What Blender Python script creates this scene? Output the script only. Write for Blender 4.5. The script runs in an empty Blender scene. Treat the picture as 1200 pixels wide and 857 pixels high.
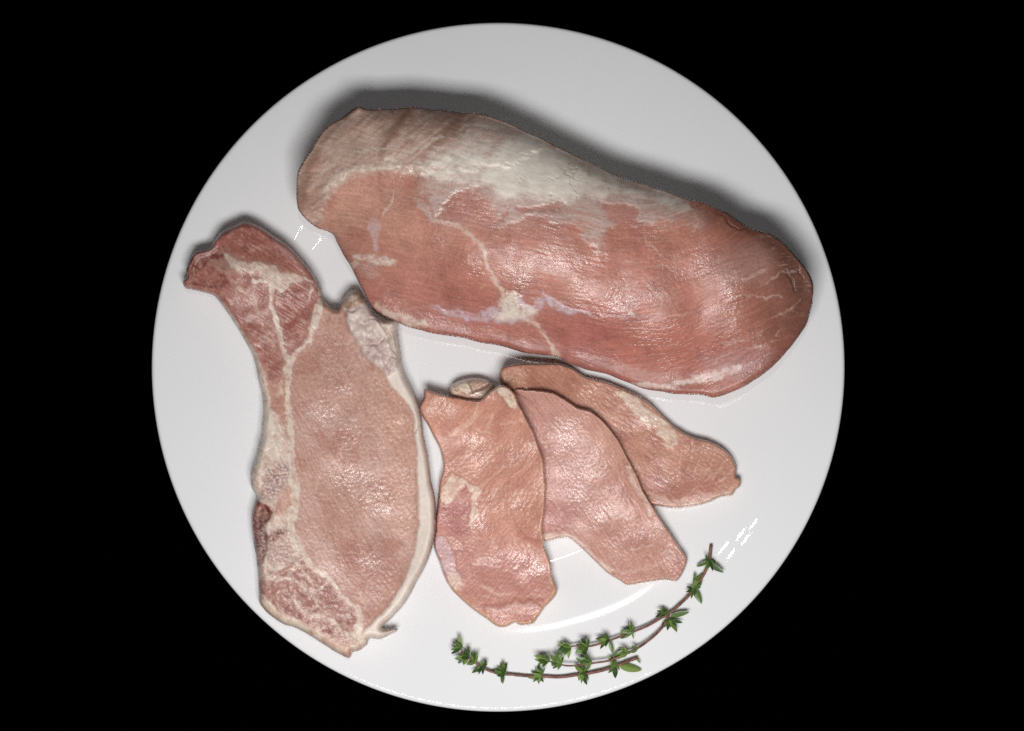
import bpy, math, random
import numpy as np
from mathutils import Vector, Matrix

# ---------------------------------------------------------------- camera, world, lamps, exposure
scene = bpy.context.scene
K = 0.14 / 406.0                 # metres per photograph pixel at the plate
LENS, SENSOR = 70.0, 36.0
DIST = 1200 * K * LENS / SENSOR
TILT = math.radians(6.0)
TARGET = np.array([16.2 * K, -5.6 * K, 0.0085])
C_FWD = np.array([0, math.sin(TILT), -math.cos(TILT)])
C_UP = np.array([0, math.cos(TILT), math.sin(TILT)])
C_POS = TARGET - C_FWD * DIST
cam_d = bpy.data.cameras.new('camera')
cam_d.lens, cam_d.sensor_width = LENS, SENSOR
cam_d.clip_start, cam_d.clip_end = 0.01, 50
cam = bpy.data.objects.new('camera', cam_d)
scene.collection.objects.link(cam)
cam.location = C_POS
cam.rotation_euler = (TILT, 0, 0)
scene.camera = cam

world = bpy.data.worlds.new('World')
scene.world = world
world.use_nodes = True
world.node_tree.nodes['Background'].inputs[0].default_value = (0.9, 0.95, 1.0, 1)
world.node_tree.nodes['Background'].inputs[1].default_value = 0.004

def lamp(name, loc, aim, power, sx, sy=None, color=(1, 1, 1), shape='RECTANGLE', spin=0):
    d = bpy.data.lights.new(name, 'AREA')
    d.energy, d.shape, d.size, d.size_y, d.color = power, shape, sx, sy or sx, color
    o = bpy.data.objects.new(name, d)
    scene.collection.objects.link(o)
    o.location = loc
    q = (Vector(aim) - Vector(loc)).to_track_quat('-Z', 'Y')
    o.rotation_euler = (q.to_matrix().to_4x4() @ Matrix.Rotation(spin, 4, 'Z')).to_euler()
    return o

# main soft lamp in front of the plate: shadows fall away from the viewer
key = lamp('key_lamp', (0.0, -0.245, 0.575), (0, -0.09, 0), 1.86, 0.25, 0.13, (1.0, 0.99, 0.98))
key.data.spread = math.radians(130)
# ceiling fitting almost overhead, a few small heads: the sheen on the loin and the slices
for x, y in ((0, 67.5), (4, 68.2), (8, 67.2), (12, 67.8)):
    lamp('ceiling_lamp', (x / 1000, y / 1000, 0.95), (0.01, 0.07, 0), 0.15, 0.004, 0.004, (1.0, 0.99, 0.98), 'DISK')
# second, smaller fitting beside it: the cluster of spots on the right of the rim
for x, y in ((48, 56), (60, 46), (58, 55), (67, 48), (67, 54)):
    lamp('spot_lamp', (x / 1000, y / 1000, 0.95), (0.05, 0.06, 0), 0.006, 0.0036, 0.0036, (1.0, 0.99, 0.98), 'DISK')
# strip light added only to draw the long arc along the well's near edge
lamp('arc_strip_light', (0.006, 0.0675, 0.95), (0.006, 0.0675, 0), 0.03, 0.018, 0.0035, (1.0, 0.99, 0.98))

scene.view_settings.view_transform = 'Standard'
scene.view_settings.look = 'None'
scene.view_settings.exposure = 0.0
scene.view_settings.gamma = 1.0
scene.view_settings.use_curve_mapping = False
scene.render.engine = 'CYCLES'
scene.cycles.use_denoising = False
scene.cycles.max_bounces = 6

# ---------------------------------------------------------------- numeric helpers
def unproject(px, py, z):
    a = (px - 600.0) / 1200 * SENSOR / LENS
    b = -(py - 428.5) / 1200 * SENSOR / LENS
    dx = a
    dy = C_FWD[1] + b * C_UP[1]
    dz = C_FWD[2] + b * C_UP[2]
    t = (z - C_POS[2]) / dz
    return C_POS[0] + dx * t, C_POS[1] + dy * t

_tab = {}
def gnoise(x, y, seed=0):
    if seed not in _tab:
        a = np.random.RandomState(seed + 11).rand(256, 256) * 2 * np.pi
        _tab[seed] = (np.cos(a), np.sin(a))
    gx, gy = _tab[seed]
    xi = np.floor(x).astype(np.int64); yi = np.floor(y).astype(np.int64)
    fx = x - xi; fy = y - yi
    u = fx * fx * fx * (fx * (fx * 6 - 15) + 10); v = fy * fy * fy * (fy * (fy * 6 - 15) + 10)
    def g(ix, iy, dx, dy):
        ix = ix & 255; iy = iy & 255
        return gx[iy, ix] * dx + gy[iy, ix] * dy
    n00 = g(xi, yi, fx, fy); n10 = g(xi + 1, yi, fx - 1, fy)
    n01 = g(xi, yi + 1, fx, fy - 1); n11 = g(xi + 1, yi + 1, fx - 1, fy - 1)
    return ((n00 * (1 - u) + n10 * u) * (1 - v) + (n01 * (1 - u) + n11 * u) * v) * 1.4

def fbm(x, y, octv=4, seed=0, gain=0.5):
    r = 0; a = 1.0; s = 0
    for o in range(octv):
        r = r + a * gnoise(x * 2 ** o + 17.3 * o, y * 2 ** o + 9.1 * o, seed + o); s += a; a *= gain
    return r / s * 1.3

def sstep(a, b, x):
    t = np.clip((x - a) / (b - a), 0, 1)
    return t * t * (3 - 2 * t)

def lin(c):
    c = np.array(c, float) / 255.0
    return np.where(c <= 0.04045, c / 12.92, ((c + 0.055) / 1.055) ** 2.4)

def catmull(pts, step, closed=True):
    P = np.array(pts, float); n = len(P); out = []
    rng = range(n if closed else n - 1)
    for i in rng:
        if closed:
            p0, p1, p2, p3 = P[(i - 1) % n], P[i], P[(i + 1) % n], P[(i + 2) % n]
        else:
            p0, p1, p2, p3 = P[max(i - 1, 0)], P[i], P[i + 1], P[min(i + 2, n - 1)]
        # centripetal-ish tangents, clamped so unequal spacing does not overshoot
        L = np.hypot(*(p2 - p1)) + 1e-6
        m1 = (p2 - p0) / (np.hypot(*(p2 - p0)) + 1e-6) * L
        m2 = (p3 - p1) / (np.hypot(*(p3 - p1)) + 1e-6) * L
        k = max(1, int(round(L / step)))
        for j in range(k):
            t = j / k; t2 = t * t; t3 = t2 * t
            out.append((2 * t3 - 3 * t2 + 1) * p1 + (t3 - 2 * t2 + t) * m1 * .8 + (-2 * t3 + 3 * t2) * p2 + (t3 - t2) * m2 * .8)
    if not closed:
        out.append(P[-1])
    return np.array(out)

def blur(a, r):
    if r < 1: return a
    for _ in range(3):
        for ax in (0, 1):
            p = [(0, 0), (0, 0)]; p[ax] = (r + 1, r)
            c = np.cumsum(np.pad(a, p, mode='edge'), axis=ax)
            n = a.shape[ax]
            a = (np.take(c, range(2 * r + 1, 2 * r + 1 + n), axis=ax) - np.take(c, range(0, n), axis=ax)) / (2 * r + 1)
    return a

def bilinear(a, x, y):
    h, w = a.shape
    x = np.clip(x, 0, w - 1.001); y = np.clip(y, 0, h - 1.001)
    xi = x.astype(int); yi = y.astype(int); fx = x - xi; fy = y - yi
    return (a[yi, xi] * (1 - fx) + a[yi, xi + 1] * fx) * (1 - fy) + (a[yi + 1, xi] * (1 - fx) + a[yi + 1, xi + 1] * fx) * fy

def seg_dist(X, Y, P, closed=True):
    d2 = np.full(X.shape, 1e12); nx = np.zeros(X.shape); ny = np.zeros(X.shape)
    ins = np.zeros(X.shape, bool); n = len(P)
    for i in range(n if closed else n - 1):
        a = P[i]; b = P[(i + 1) % n]; e = b - a; l2 = e @ e + 1e-12
        t = np.clip(((X - a[0]) * e[0] + (Y - a[1]) * e[1]) / l2, 0, 1)
        qx = a[0] + t * e[0]; qy = a[1] + t * e[1]
        dd = (X - qx) ** 2 + (Y - qy) ** 2
        m = dd < d2
        d2[m] = dd[m]; nx[m] = qx[m]; ny[m] = qy[m]
        if closed and a[1] != b[1]:
            c = ((a[1] > Y) != (b[1] > Y)) & (X < (b[0] - a[0]) * (Y - a[1]) / (b[1] - a[1]) + a[0])
            ins ^= c
    return np.sqrt(d2), nx, ny, ins

# ---------------------------------------------------------------- plate profile
def plate_z(r):
    """height of the glazed upper face at radius r (metres)"""
    return np.interp(np.asarray(r, float), _PR, _PZ)

def _plate_table():
    # slope of the face by radius (mm): flat well, a soft step, a gently rising rim
    sr = np.array([0,78,83,88.2,91,95,97.8,101,104,107,112,119,128,137,139,140])
    ss = np.array([0,.000,.07,.154,.177,.177,.154,.124,.114,.108,.103,.097,.088,.08,.0,-.2])
    rr = np.linspace(0, 140, 1401); sl = np.interp(rr, sr, ss)
    pr = rr / 1000; pz = (3.0 + np.cumsum(sl) * 0.1) / 1000
    rf = np.linspace(0, 0.140, 1400)
    zf = np.interp(rf, pr, pz)
    for _ in range(2):
        zf = np.convolve(np.pad(zf, 4, mode='edge'), np.ones(9) / 9, 'valid')
    return rf, zf
_PR, _PZ = _plate_table()

def plate_under(px, py, z=0.006):
    for _ in range(3):
        x, y = unproject(px, py, z)
        z = plate_z(np.hypot(x, y))
    return z

# ---------------------------------------------------------------- materials
def mat_new(name):
    m = bpy.data.materials.new(name); m.use_nodes = True
    return m, m.node_tree.nodes, m.node_tree.links, m.node_tree.nodes['Principled BSDF']

def meat_material(name, rough=0.34, coat=0.5, bump=1.0, grain=1.0):
    m, N, L, P = mat_new(name)
    col = N.new('ShaderNodeAttribute'); col.attribute_name = 'tint'
    fib = N.new('ShaderNodeAttribute'); fib.attribute_name = 'fibre'
    wet = N.new('ShaderNodeAttribute'); wet.attribute_name = 'wet'
    # long thin fibres
    n1 = N.new('ShaderNodeTexNoise'); n1.inputs['Scale'].default_value = 1.0; n1.inputs['Detail'].default_value = 3
    L.new(fib.outputs['Vector'], n1.inputs['Vector'])
    # fine moist grain
    geo = N.new('ShaderNodeNewGeometry')
    n2 = N.new('ShaderNodeTexNoise'); n2.inputs['Scale'].default_value = 1150; n2.inputs['Detail'].default_value = 2
    L.new(geo.outputs['Position'], n2.inputs['Vector'])
    n3 = N.new('ShaderNodeTexNoise'); n3.inputs['Scale'].default_value = 520; n3.inputs['Detail'].default_value = 3
    L.new(geo.outputs['Position'], n3.inputs['Vector'])
    add = N.new('ShaderNodeMath'); add.operation = 'ADD'
    L.new(n1.outputs['Fac'], add.inputs[0]); L.new(n2.outputs['Fac'], add.inputs[1])
    mr = N.new('ShaderNodeMapRange')
    mr.inputs[1].default_value = 0.6; mr.inputs[2].default_value = 1.4
    mr.inputs[3].default_value = 1 - 0.25 * grain; mr.inputs[4].default_value = 1 + 0.25 * grain
    L.new(add.outputs[0], mr.inputs[0])
    mul = N.new('ShaderNodeVectorMath'); mul.operation = 'SCALE'
    L.new(col.outputs['Color'], mul.inputs[0]); L.new(mr.outputs[0], mul.inputs['Scale'])
    L.new(mul.outputs[0], P.inputs['Base Color'])
    hsum = N.new('ShaderNodeMath'); hsum.operation = 'MULTIPLY_ADD'
    L.new(n2.outputs['Fac'], hsum.inputs[0]); hsum.inputs[1].default_value = 0.6
    h2 = N.new('ShaderNodeMath'); h2.operation = 'MULTIPLY_ADD'
    L.new(n3.outputs['Fac'], h2.inputs[0]); h2.inputs[1].default_value = 0.45
    f6 = N.new('ShaderNodeMath'); f6.operation = 'MULTIPLY'; f6.inputs[1].default_value = 0.6
    L.new(n1.outputs['Fac'], f6.inputs[0]); L.new(f6.outputs[0], h2.inputs[2]); L.new(h2.outputs[0], hsum.inputs[2])
    b1 = N.new('ShaderNodeBump'); b1.inputs['Strength'].default_value = 0.2 * bump; b1.inputs['Distance'].default_value = 0.00022
    b2 = N.new('ShaderNodeBump'); b2.inputs['Strength'].default_value = 1.0 * bump; b2.inputs['Distance'].default_value = 0.00034
    L.new(hsum.outputs[0], b1.inputs['Height']); L.new(hsum.outputs[0], b2.inputs['Height'])
    L.new(b1.outputs[0], P.inputs['Normal']); L.new(b2.outputs[0], P.inputs['Coat Normal'])
    P.inputs['Roughness'].default_value = 0.42
    P.inputs['Specular IOR Level'].default_value = 0.3
    cw = N.new('ShaderNodeMath'); cw.operation = 'MULTIPLY'; cw.inputs[1].default_value = coat
    L.new(wet.outputs['Fac'], cw.inputs[0]); L.new(cw.outputs[0], P.inputs['Coat Weight'])
    P.inputs['Coat Roughness'].default_value = rough
    P.inputs['Coat IOR'].default_value = 1.42
    return m

def plain(name, color, rough=0.5, spec=0.5):
    m, N, L, P = mat_new(name)
    P.inputs['Base Color'].default_value = (*color, 1)
    P.inputs['Roughness'].default_value = rough
    P.inputs['Specular IOR Level'].default_value = spec
    return m

def plate_material():
    m, N, L, P = mat_new('white_glazed_porcelain')
    geo = N.new('ShaderNodeNewGeometry')
    n = N.new('ShaderNodeTexNoise'); n.inputs['Scale'].default_value = 9; n.inputs['Detail'].default_value = 4
    L.new(geo.outputs['Position'], n.inputs['Vector'])
    r = N.new('ShaderNodeValToRGB')
    r.color_ramp.elements[0].position = 0.3; r.color_ramp.elements[0].color = (0.765, 0.767, 0.778, 1)
    r.color_ramp.elements[1].position = 0.7; r.color_ramp.elements[1].color = (0.80, 0.802, 0.81, 1)
    L.new(n.outputs['Fac'], r.inputs['Fac']); L.new(r.outputs[0], P.inputs['Base Color'])
    n2 = N.new('ShaderNodeTexNoise'); n2.inputs['Scale'].default_value = 60; n2.inputs['Detail'].default_value = 1
    L.new(geo.outputs['Position'], n2.inputs['Vector'])
    b = N.new('ShaderNodeBump'); b.inputs['Strength'].default_value = 0.05; b.inputs['Distance'].default_value = 0.0001
    L.new(n2.outputs['Fac'], b.inputs['Height']); L.new(b.outputs[0], P.inputs['Normal'])
    P.inputs['Roughness'].default_value = 0.01
    return m

def table_material():
    m, N, L, P = mat_new('black_velvet_cloth')
    geo = N.new('ShaderNodeNewGeometry')
    n = N.new('ShaderNodeTexNoise'); n.inputs['Scale'].default_value = 700
    L.new(geo.outputs['Position'], n.inputs['Vector'])
    r = N.new('ShaderNodeValToRGB')
    r.color_ramp.elements[0].color = (0.00005, 0.00005, 0.00005, 1); r.color_ramp.elements[1].color = (0.0002, 0.0002, 0.0002, 1)
    L.new(n.outputs['Fac'], r.inputs['Fac']); L.new(r.outputs[0], P.inputs['Base Color'])
    P.inputs['Roughness'].default_value = 1.0
    P.inputs['Specular IOR Level'].default_value = 0.0
    return m

M_MEAT = meat_material('moist_raw_meat', rough=0.17, coat=0.75)
M_FAT = meat_material('raw_fat', rough=0.22, coat=0.6, bump=0.5, grain=0.45)
M_MEMB = meat_material('silver_membrane', rough=0.24, coat=0.6, bump=0.7, grain=0.6)
M_BONE = meat_material('cut_bone', rough=0.4, coat=0.35, bump=1.2, grain=1.3)
M_PLATE = plate_material()

# ---------------------------------------------------------------- object helpers
def empty(name, loc, label, cat, group=None):
    o = bpy.data.objects.new(name, None)
    scene.collection.objects.link(o)
    o.empty_display_size = 0.02
    o.location = loc
    o['label'] = label; o['category'] = cat
    if group: o['group'] = group
    return o

def mesh_from(name, verts, tris, normals=None, attrs=None, mat=None, parent=None, smooth=True):
    me = bpy.data.meshes.new(name)
    nv, nf = len(verts), len(tris); k = tris.shape[1]
    me.vertices.add(nv); me.vertices.foreach_set('co', np.ascontiguousarray(verts, dtype=np.float32).ravel())
    me.loops.add(nf * k); me.loops.foreach_set('vertex_index', np.ascontiguousarray(tris, dtype=np.int32).ravel())
    me.polygons.add(nf)
    me.polygons.foreach_set('loop_start', np.arange(0, nf * k, k, dtype=np.int32))
    me.polygons.foreach_set('loop_total', np.full(nf, k, dtype=np.int32))
    me.polygons.foreach_set('use_smooth', np.full(nf, smooth, dtype=bool))
    me.update(calc_edges=True); me.validate()
    for an, (typ, arr) in (attrs or {}).items():
        a = me.attributes.new(an, typ, 'POINT')
        key = {'FLOAT_COLOR': 'color', 'FLOAT_VECTOR': 'vector', 'FLOAT': 'value'}[typ]
        a.data.foreach_set(key, np.ascontiguousarray(arr, dtype=np.float32).ravel())
    if normals is not None:
        me.normals_split_custom_set_from_vertices([tuple(v) for v in normals])
    if mat: me.materials.append(mat)
    o = bpy.data.objects.new(name, me)
    scene.collection.objects.link(o)
    if parent is not None:
        o.parent = parent
        o.matrix_parent_inverse = Matrix.Translation(-Vector(parent.location))
    return o

# ---------------------------------------------------------------- fields: a piece of meat on a fine grid
class Field:
    def __init__(s, outline, step=1.0, jag=0.5, seed=1, axis=0.0):
        P = catmull(outline, 3.0)
        i = np.arange(len(P)) * 0.9
        P = P + jag * np.stack([0.4 * gnoise(i * .4, i * 0 + 3.3, seed) + 1.3 * gnoise(i * .13, i * 0 + 2.1, seed), 0.4 * gnoise(i * .4, i * 0 + 7.7, seed + 1) + 1.3 * gnoise(i * .13, i * 0 + 5.1, seed + 1)], 1)
        s.P = P; s.step = step; s.seed = seed
        x0, y0 = P.min(0) - 3; x1, y1 = P.max(0) + 3
        xs = np.arange(math.floor(x0), x1 + step, step); ys = np.arange(math.floor(y0), y1 + step, step)
        s.X, s.Y = np.meshgrid(xs, ys)
        d, s.nx, s.ny, s.ins = seg_dist(s.X, s.Y, P)
        s.sd = np.where(s.ins, d, -d)
        s.d = np.maximum(s.sd, 0)
        # slightly wandering coordinates, so that no painted border is a clean curve
        X, Y = s.X, s.Y
        s.Xw = X + 5.0 * fbm(X / 26, Y / 26, 3, seed + 20) + 2.4 * fbm(X / 7, Y / 7, 3, seed + 30)
        s.Yw = Y + 5.0 * fbm(X / 26, Y / 26, 3, seed + 40) + 2.4 * fbm(X / 7, Y / 7, 3, seed + 50)
        s.plate = plate_under(X, Y)
        s.col = np.zeros(X.shape + (3,)); s.wet = np.ones(X.shape)
        s.h = np.zeros(X.shape)                  # relief in metres
        s.lab = np.zeros(X.shape, int)
        s.mod = 1.0; s.sat = 0.86; s.gain = 0.92; s.tone = np.ones(3)
        s.set_axis(axis)
    def set_axis(s, ang):
        """ang: direction of the fibres (degrees, image space), scalar or array"""
        a = np.radians(ang)
        cx, cy = s.X.mean(), s.Y.mean(); x, y = s.X - cx, s.Y - cy
        s.U = x * np.cos(a) + y * np.sin(a) + 300; s.V = -x * np.sin(a) + y * np.cos(a) + 300
    def fib(s, lu, lv, octv=3, seed=0):
        wv = s.V + 5 * gnoise(s.X / 45, s.Y / 45, s.seed + seed + 70)
        return fbm(s.U / lu, wv / lv, octv, s.seed + seed + 80)
    def n(s, sc, octv=3, seed=0):
        return fbm(s.X / sc, s.Y / sc, octv, s.seed + 200 + seed)
    def stroke(s, pts, w, soft=1.5, warp=1.0, smooth=True):
        P = np.array([p[:2] for p in pts], float)
        n0 = len(P)
        w = np.array(w if np.ndim(w) else [w] * n0, float)
        if smooth and n0 > 2:
            Q = catmull(P, 5.0, closed=False)
            # width along the smooth curve by nearest arc length
            cs = np.r_[0, np.cumsum(np.hypot(*np.diff(P, axis=0).T))]; cq = np.r_[0, np.cumsum(np.hypot(*np.diff(Q, axis=0).T))]
            w = np.interp(cq / cq[-1], cs / cs[-1], w); P = Q
        X = s.X + warp * (s.Xw - s.X); Y = s.Y + warp * (s.Yw - s.Y)
        mg = w.max() + soft + 8
        ox, oy = s.X[0, 0], s.Y[0, 0]
        c0 = int(max(0, (P[:, 0].min() - mg - ox) / s.step)); c1 = int(max(c0 + 1, (P[:, 0].max() + mg - ox) / s.step))
        r0 = int(max(0, (P[:, 1].min() - mg - oy) / s.step)); r1 = int(max(r0 + 1, (P[:, 1].max() + mg - oy) / s.step))
        sx = X[r0:r1, c0:c1]; sy = Y[r0:r1, c0:c1]
        val = np.full(sx.shape, -1e3)
        for i in range(len(P) - 1):
            a, b = P[i], P[i + 1]; e = b - a; l2 = e @ e + 1e-9
            t = np.clip(((sx - a[0]) * e[0] + (sy - a[1]) * e[1]) / l2, 0, 1)
            dd = np.hypot(sx - a[0] - t * e[0], sy - a[1] - t * e[1])
            val = np.maximum(val, (w[i] + (w[i + 1] - w[i]) * t) / 2 - dd)
        if not hasattr(s, 'wn'): s.wn = s.n(8, 3, 95)
        val = val + min(2.0, 0.32 * w.max()) * s.wn[r0:r1, c0:c1]
        soft = soft * 1.35
        out = np.zeros(s.X.shape)
        out[r0:r1, c0:c1] = sstep(-soft, soft * 0.7, val)
        return out
    def area(s, poly, soft=2.0, warp=1.0, smooth=True):
        P = catmull(poly, 6.0) if smooth else np.array(poly, float)
        X = s.X + warp * (s.Xw - s.X); Y = s.Y + warp * (s.Yw - s.Y)
        mg = soft + 14; ox, oy = s.X[0, 0], s.Y[0, 0]
        c0 = int(max(0, (P[:, 0].min() - mg - ox) / s.step)); c1 = int(max(c0 + 1, (P[:, 0].max() + mg - ox) / s.step))
        r0 = int(max(0, (P[:, 1].min() - mg - oy) / s.step)); r1 = int(max(r0 + 1, (P[:, 1].max() + mg - oy) / s.step))
        d, _, _, ins = seg_dist(X[r0:r1, c0:c1], Y[r0:r1, c0:c1], P)
        out = np.zeros(s.X.shape)
        soft = soft * 1.3
        out[r0:r1, c0:c1] = sstep(-soft, soft, np.where(ins, d, -d))
        return out
    def ragged(s, mask, amp=0.5, lo=0.35, hi=0.8, lu=26, lv=5, seed=0):
        n = 0.55 * s.n(15, 4, 140 + seed) + 0.6 * s.fib(lu, lv, 3, 150 + seed)
        return sstep(lo, hi, mask + amp * n * np.clip(4 * mask * (1 - mask) + 0.25, 0, 1) * (mask > 0.01))
    def paint(s, mask, rgb, amt=1.0):
        k = np.clip(mask * amt * s.mod, 0, 1)[..., None]
        s.col = s.col * (1 - k) + lin(rgb) * k
    def uneven(s):
        s.mod = np.clip(0.80 + 0.85 * s.n(11, 3, 90) + 0.5 * s.n(3, 2, 91), 0.22, 1)
    def fill(s, rgb): s.col[:] = lin(rgb)
    def shade(s, f): s.col = s.col * np.clip(f, 0.2, 2.0)[..., None]
    def inflate(s):
        """smooth pillow 0..1 over the outline (square root of a Poisson solution)"""
        ins = s.ins.astype(float)
        levels = [8, 4, 2, 1]; u = None
        for lv in levels:
            m = ins[::lv, ::lv]
            if u is None: u = np.zeros(m.shape)
            else:
                h, w = m.shape; yy, xx = np.mgrid[0:h, 0:w]
                u = bilinear(u, xx / 2.0, yy / 2.0) * m
            for _ in range({8: 900, 4: 300, 2: 150, 1: 80}[lv]):
                p = np.pad(u, 1)
                u = ((p[1:-1, :-2] + p[1:-1, 2:] + p[:-2, 1:-1] + p[2:, 1:-1] + lv * lv) / 4) * m
        s.u = u
        g = u / np.maximum(s.d, 2.0)           # smooth ratio, so that the rim follows the true outline
        g = blur(np.where(s.d > 4, g, 0), 3) / np.maximum(blur((s.d > 4).astype(float), 3), 1e-3)
        u2 = np.where(s.d < 7, s.d * g * sstep(7, 2, s.d) + u * sstep(2, 7, s.d), u)
        return np.sqrt(np.maximum(u2, 0) / u.max())
    def build(s, parts, parent, ztop, zbot, fibre_scale=(0.035, 0.36)):
        """parts: list of (label, name, material, text label or None); label 0 also takes the underside"""
        X, Y, sd, st = s.X.copy(), s.Y.copy(), s.sd, s.step
        h, w = X.shape
        inside = sd > 0.85 * st
        cell = inside[:-1, :-1] | inside[1:, :-1] | inside[:-1, 1:] | inside[1:, 1:]
        used = np.zeros((h, w), bool)
        for a, b in ((0, 0), (1, 0), (0, 1), (1, 1)):
            used[a:h - 1 + a, b:w - 1 + b] |= cell
        edge = used & ~inside
        X[edge] = s.nx[edge]; Y[edge] = s.ny[edge]
        ze = 0.5 * (ztop + zbot)
        zt = np.where(edge, zbot, ztop); zb = zbot
        idt = -np.ones((h, w), int); idt[used] = np.arange(used.sum())
        nt = used.sum()
        inb = used & ~edge
        idb = idt.copy(); idb[inb] = nt + np.arange(inb.sum())
        def pos(mask, z):
            x, y = unproject(X[mask], Y[mask], z[mask]); return np.stack([x, y, z[mask]], 1)
        V = np.concatenate([pos(used, zt), pos(inb, zb)])
        r, c = np.nonzero(cell)
        q = lambda I: np.stack([I[r, c], I[r + 1, c], I[r + 1, c + 1], I[r, c + 1]], 1)
        ft, fb = q(idt), q(idb)[:, ::-1]
        fb = fb[~np.all(np.sort(fb, 1) == np.sort(ft, 1), 1)]
        def tri(F): return np.concatenate([F[:, [0, 1, 2]], F[:, [0, 2, 3]]])
        tt, tb = tri(ft), tri(fb)
        T = np.concatenate([tt, tb])
        fn = np.cross(V[T[:, 1]] - V[T[:, 0]], V[T[:, 2]] - V[T[:, 0]])
        ar = np.linalg.norm(fn, axis=1); ok = ar > 1e-13
        VN = np.zeros_like(V)
        for k in range(3):
            for ax in range(3):
                VN[:, ax] += np.bincount(tt[:, k], fn[:len(tt), ax], len(V))
                VN[nt:, ax] += np.bincount(tb[:, k], fn[len(tt):, ax], len(V))[nt:]
        VN /= np.maximum(np.linalg.norm(VN, axis=1, keepdims=True), 1e-12)
        lum = (s.col @ np.array([0.25, 0.6, 0.15]))[..., None]
        s.col = np.clip((lum + (s.col - lum) * s.sat) * s.gain * s.tone, 0.004, 0.9)
        col = np.concatenate([s.col[used], s.col[inb]]); col = np.concatenate([col, np.ones((len(col), 1))], 1)
        wet = np.concatenate([s.wet[used], s.wet[inb]])
        fx = s.U * fibre_scale[0]; fy = (s.V + 5 * gnoise(s.X / 45, s.Y / 45, s.seed + 70)) * fibre_scale[1]
        fv = np.stack([fx, fy, fy * 0], -1); fib = np.concatenate([fv[used], fv[inb]])
        fl = s.lab[r, c]; fl2 = np.concatenate([fl, fl])
        okt, okb = ok[:len(tt)], ok[len(tt):]
        objs = {}
        for lb, name, mat, text in parts:
            F = tt[(fl2 == lb) & okt]
            if lb == 0: F = np.concatenate([F, tb[okb]])
            if len(F) == 0: continue
            ids = np.unique(F); mp = np.zeros(len(V), int); mp[ids] = np.arange(len(ids))
            o = mesh_from(name, V[ids], mp[F], VN[ids],
                          {'tint': ('FLOAT_COLOR', col[ids]), 'wet': ('FLOAT', wet[ids]), 'fibre': ('FLOAT_VECTOR', fib[ids])}, mat, parent)
            if text: o['label'] = text
            objs[lb] = o
        return objs

def slab(F, thick, w_top, w_bot, e=0.42, base=None):
    """a slice with rounded edges; returns top and bottom heights"""
    b = F.plate + 0.0004 if base is None else base
    a = np.clip(F.d / w_top, 0, 1); ft = e + (1 - e) * np.sqrt(1 - (1 - a) ** 2)
    a = np.clip(F.d / w_bot, 0, 1); fb = e * (1 - np.sqrt(1 - (1 - a) ** 2))
    return b + thick * ft, b + thick * fb

# ---------------------------------------------------------------- the black ground
tb = bpy.data.meshes.new('tabletop')
tb.from_pydata([(-3, -3, 0), (3, -3, 0), (3, 3, 0), (-3, 3, 0)], [], [(0, 1, 2, 3)])
tb.materials.append(table_material())
tbl = bpy.data.objects.new('tabletop', tb); scene.collection.objects.link(tbl)
tbl['kind'] = 'structure'

# ---------------------------------------------------------------- plate
def lathe(name, prof, parent, mat, seg=256, normals=True):
    prof = np.array(prof, float); n = len(prof)
    a = np.linspace(0, 2 * np.pi, seg, endpoint=False)
    V = np.stack([prof[:, 0][:, None] * np.cos(a), prof[:, 0][:, None] * np.sin(a), prof[:, 1][:, None] + 0 * a], -1).reshape(-1, 3)
    i, j = np.meshgrid(np.arange(n - 1), np.arange(seg), indexing='ij'); jn = (j + 1) % seg
    F = np.stack([i * seg + j, (i + 1) * seg + j, (i + 1) * seg + jn, i * seg + jn], -1).reshape(-1, 4)
    # profile normals, for a seamless glaze between parts
    d = np.gradient(prof, axis=0); nr, nz = -d[:, 1], d[:, 0]
    return V, F

plate = empty('dinner_plate', (0, 0, 0), 'large round white glazed plate carrying all the meat and herbs', 'plate')
R1 = 0.108
rs = np.r_[0.000001, np.linspace(0.004, 0.09, 24), np.linspace(0.092, 0.1385, 110)]
zs = plate_z(rs)
top = np.stack([rs, zs], 1)
lip = [(0.1385 + 0.0016 * math.sin(t), zs[-1] - 0.0016 + 0.0016 * math.cos(t)) for t in np.linspace(0.1, math.pi * 0.95, 12)]
under = [(0.136, zs[-1] - 0.0042), (0.125, 0.0040), (0.112, 0.0022), (0.100, 0.0012)]
foot = [(0.100, 0.0012), (0.097, 0.0010), (0.0965, 0.0002), (0.094, 0.0002), (0.0935, 0.0010), (0.06, 0.0010), (0.0004, 0.0010)]
k = int(np.argmin(abs(rs - R1)))
full = np.concatenate([top, np.array(lip), np.array(under)])
V, F = lathe('p', full, None, None)
F = F[:, [0, 1, 2, 3]]
fn = np.cross(V[F[:, 1]] - V[F[:, 0]], V[F[:, 3]] - V[F[:, 0]])
VN = np.zeros_like(V)
for q in range(4):
    for ax in range(3): VN[:, ax] += np.bincount(F[:, q], fn[:, ax], len(V))
VN /= np.linalg.norm(VN, axis=1, keepdims=True)
def plate_part(name, sel):
    Fs = F[sel]; ids = np.unique(Fs); mp = np.zeros(len(V), int); mp[ids] = np.arange(len(ids))
    return mesh_from(name, V[ids], mp[Fs], VN[ids], None, M_PLATE, plate)
ring = np.arange(len(F)) // 256
plate_part('well', ring < k)
plate_part('rim', ring >= k)
V2, F2 = lathe('f', foot, None, None, 128)
mesh_from('foot_ring', V2, F2, None, None, M_PLATE, plate)

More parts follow.
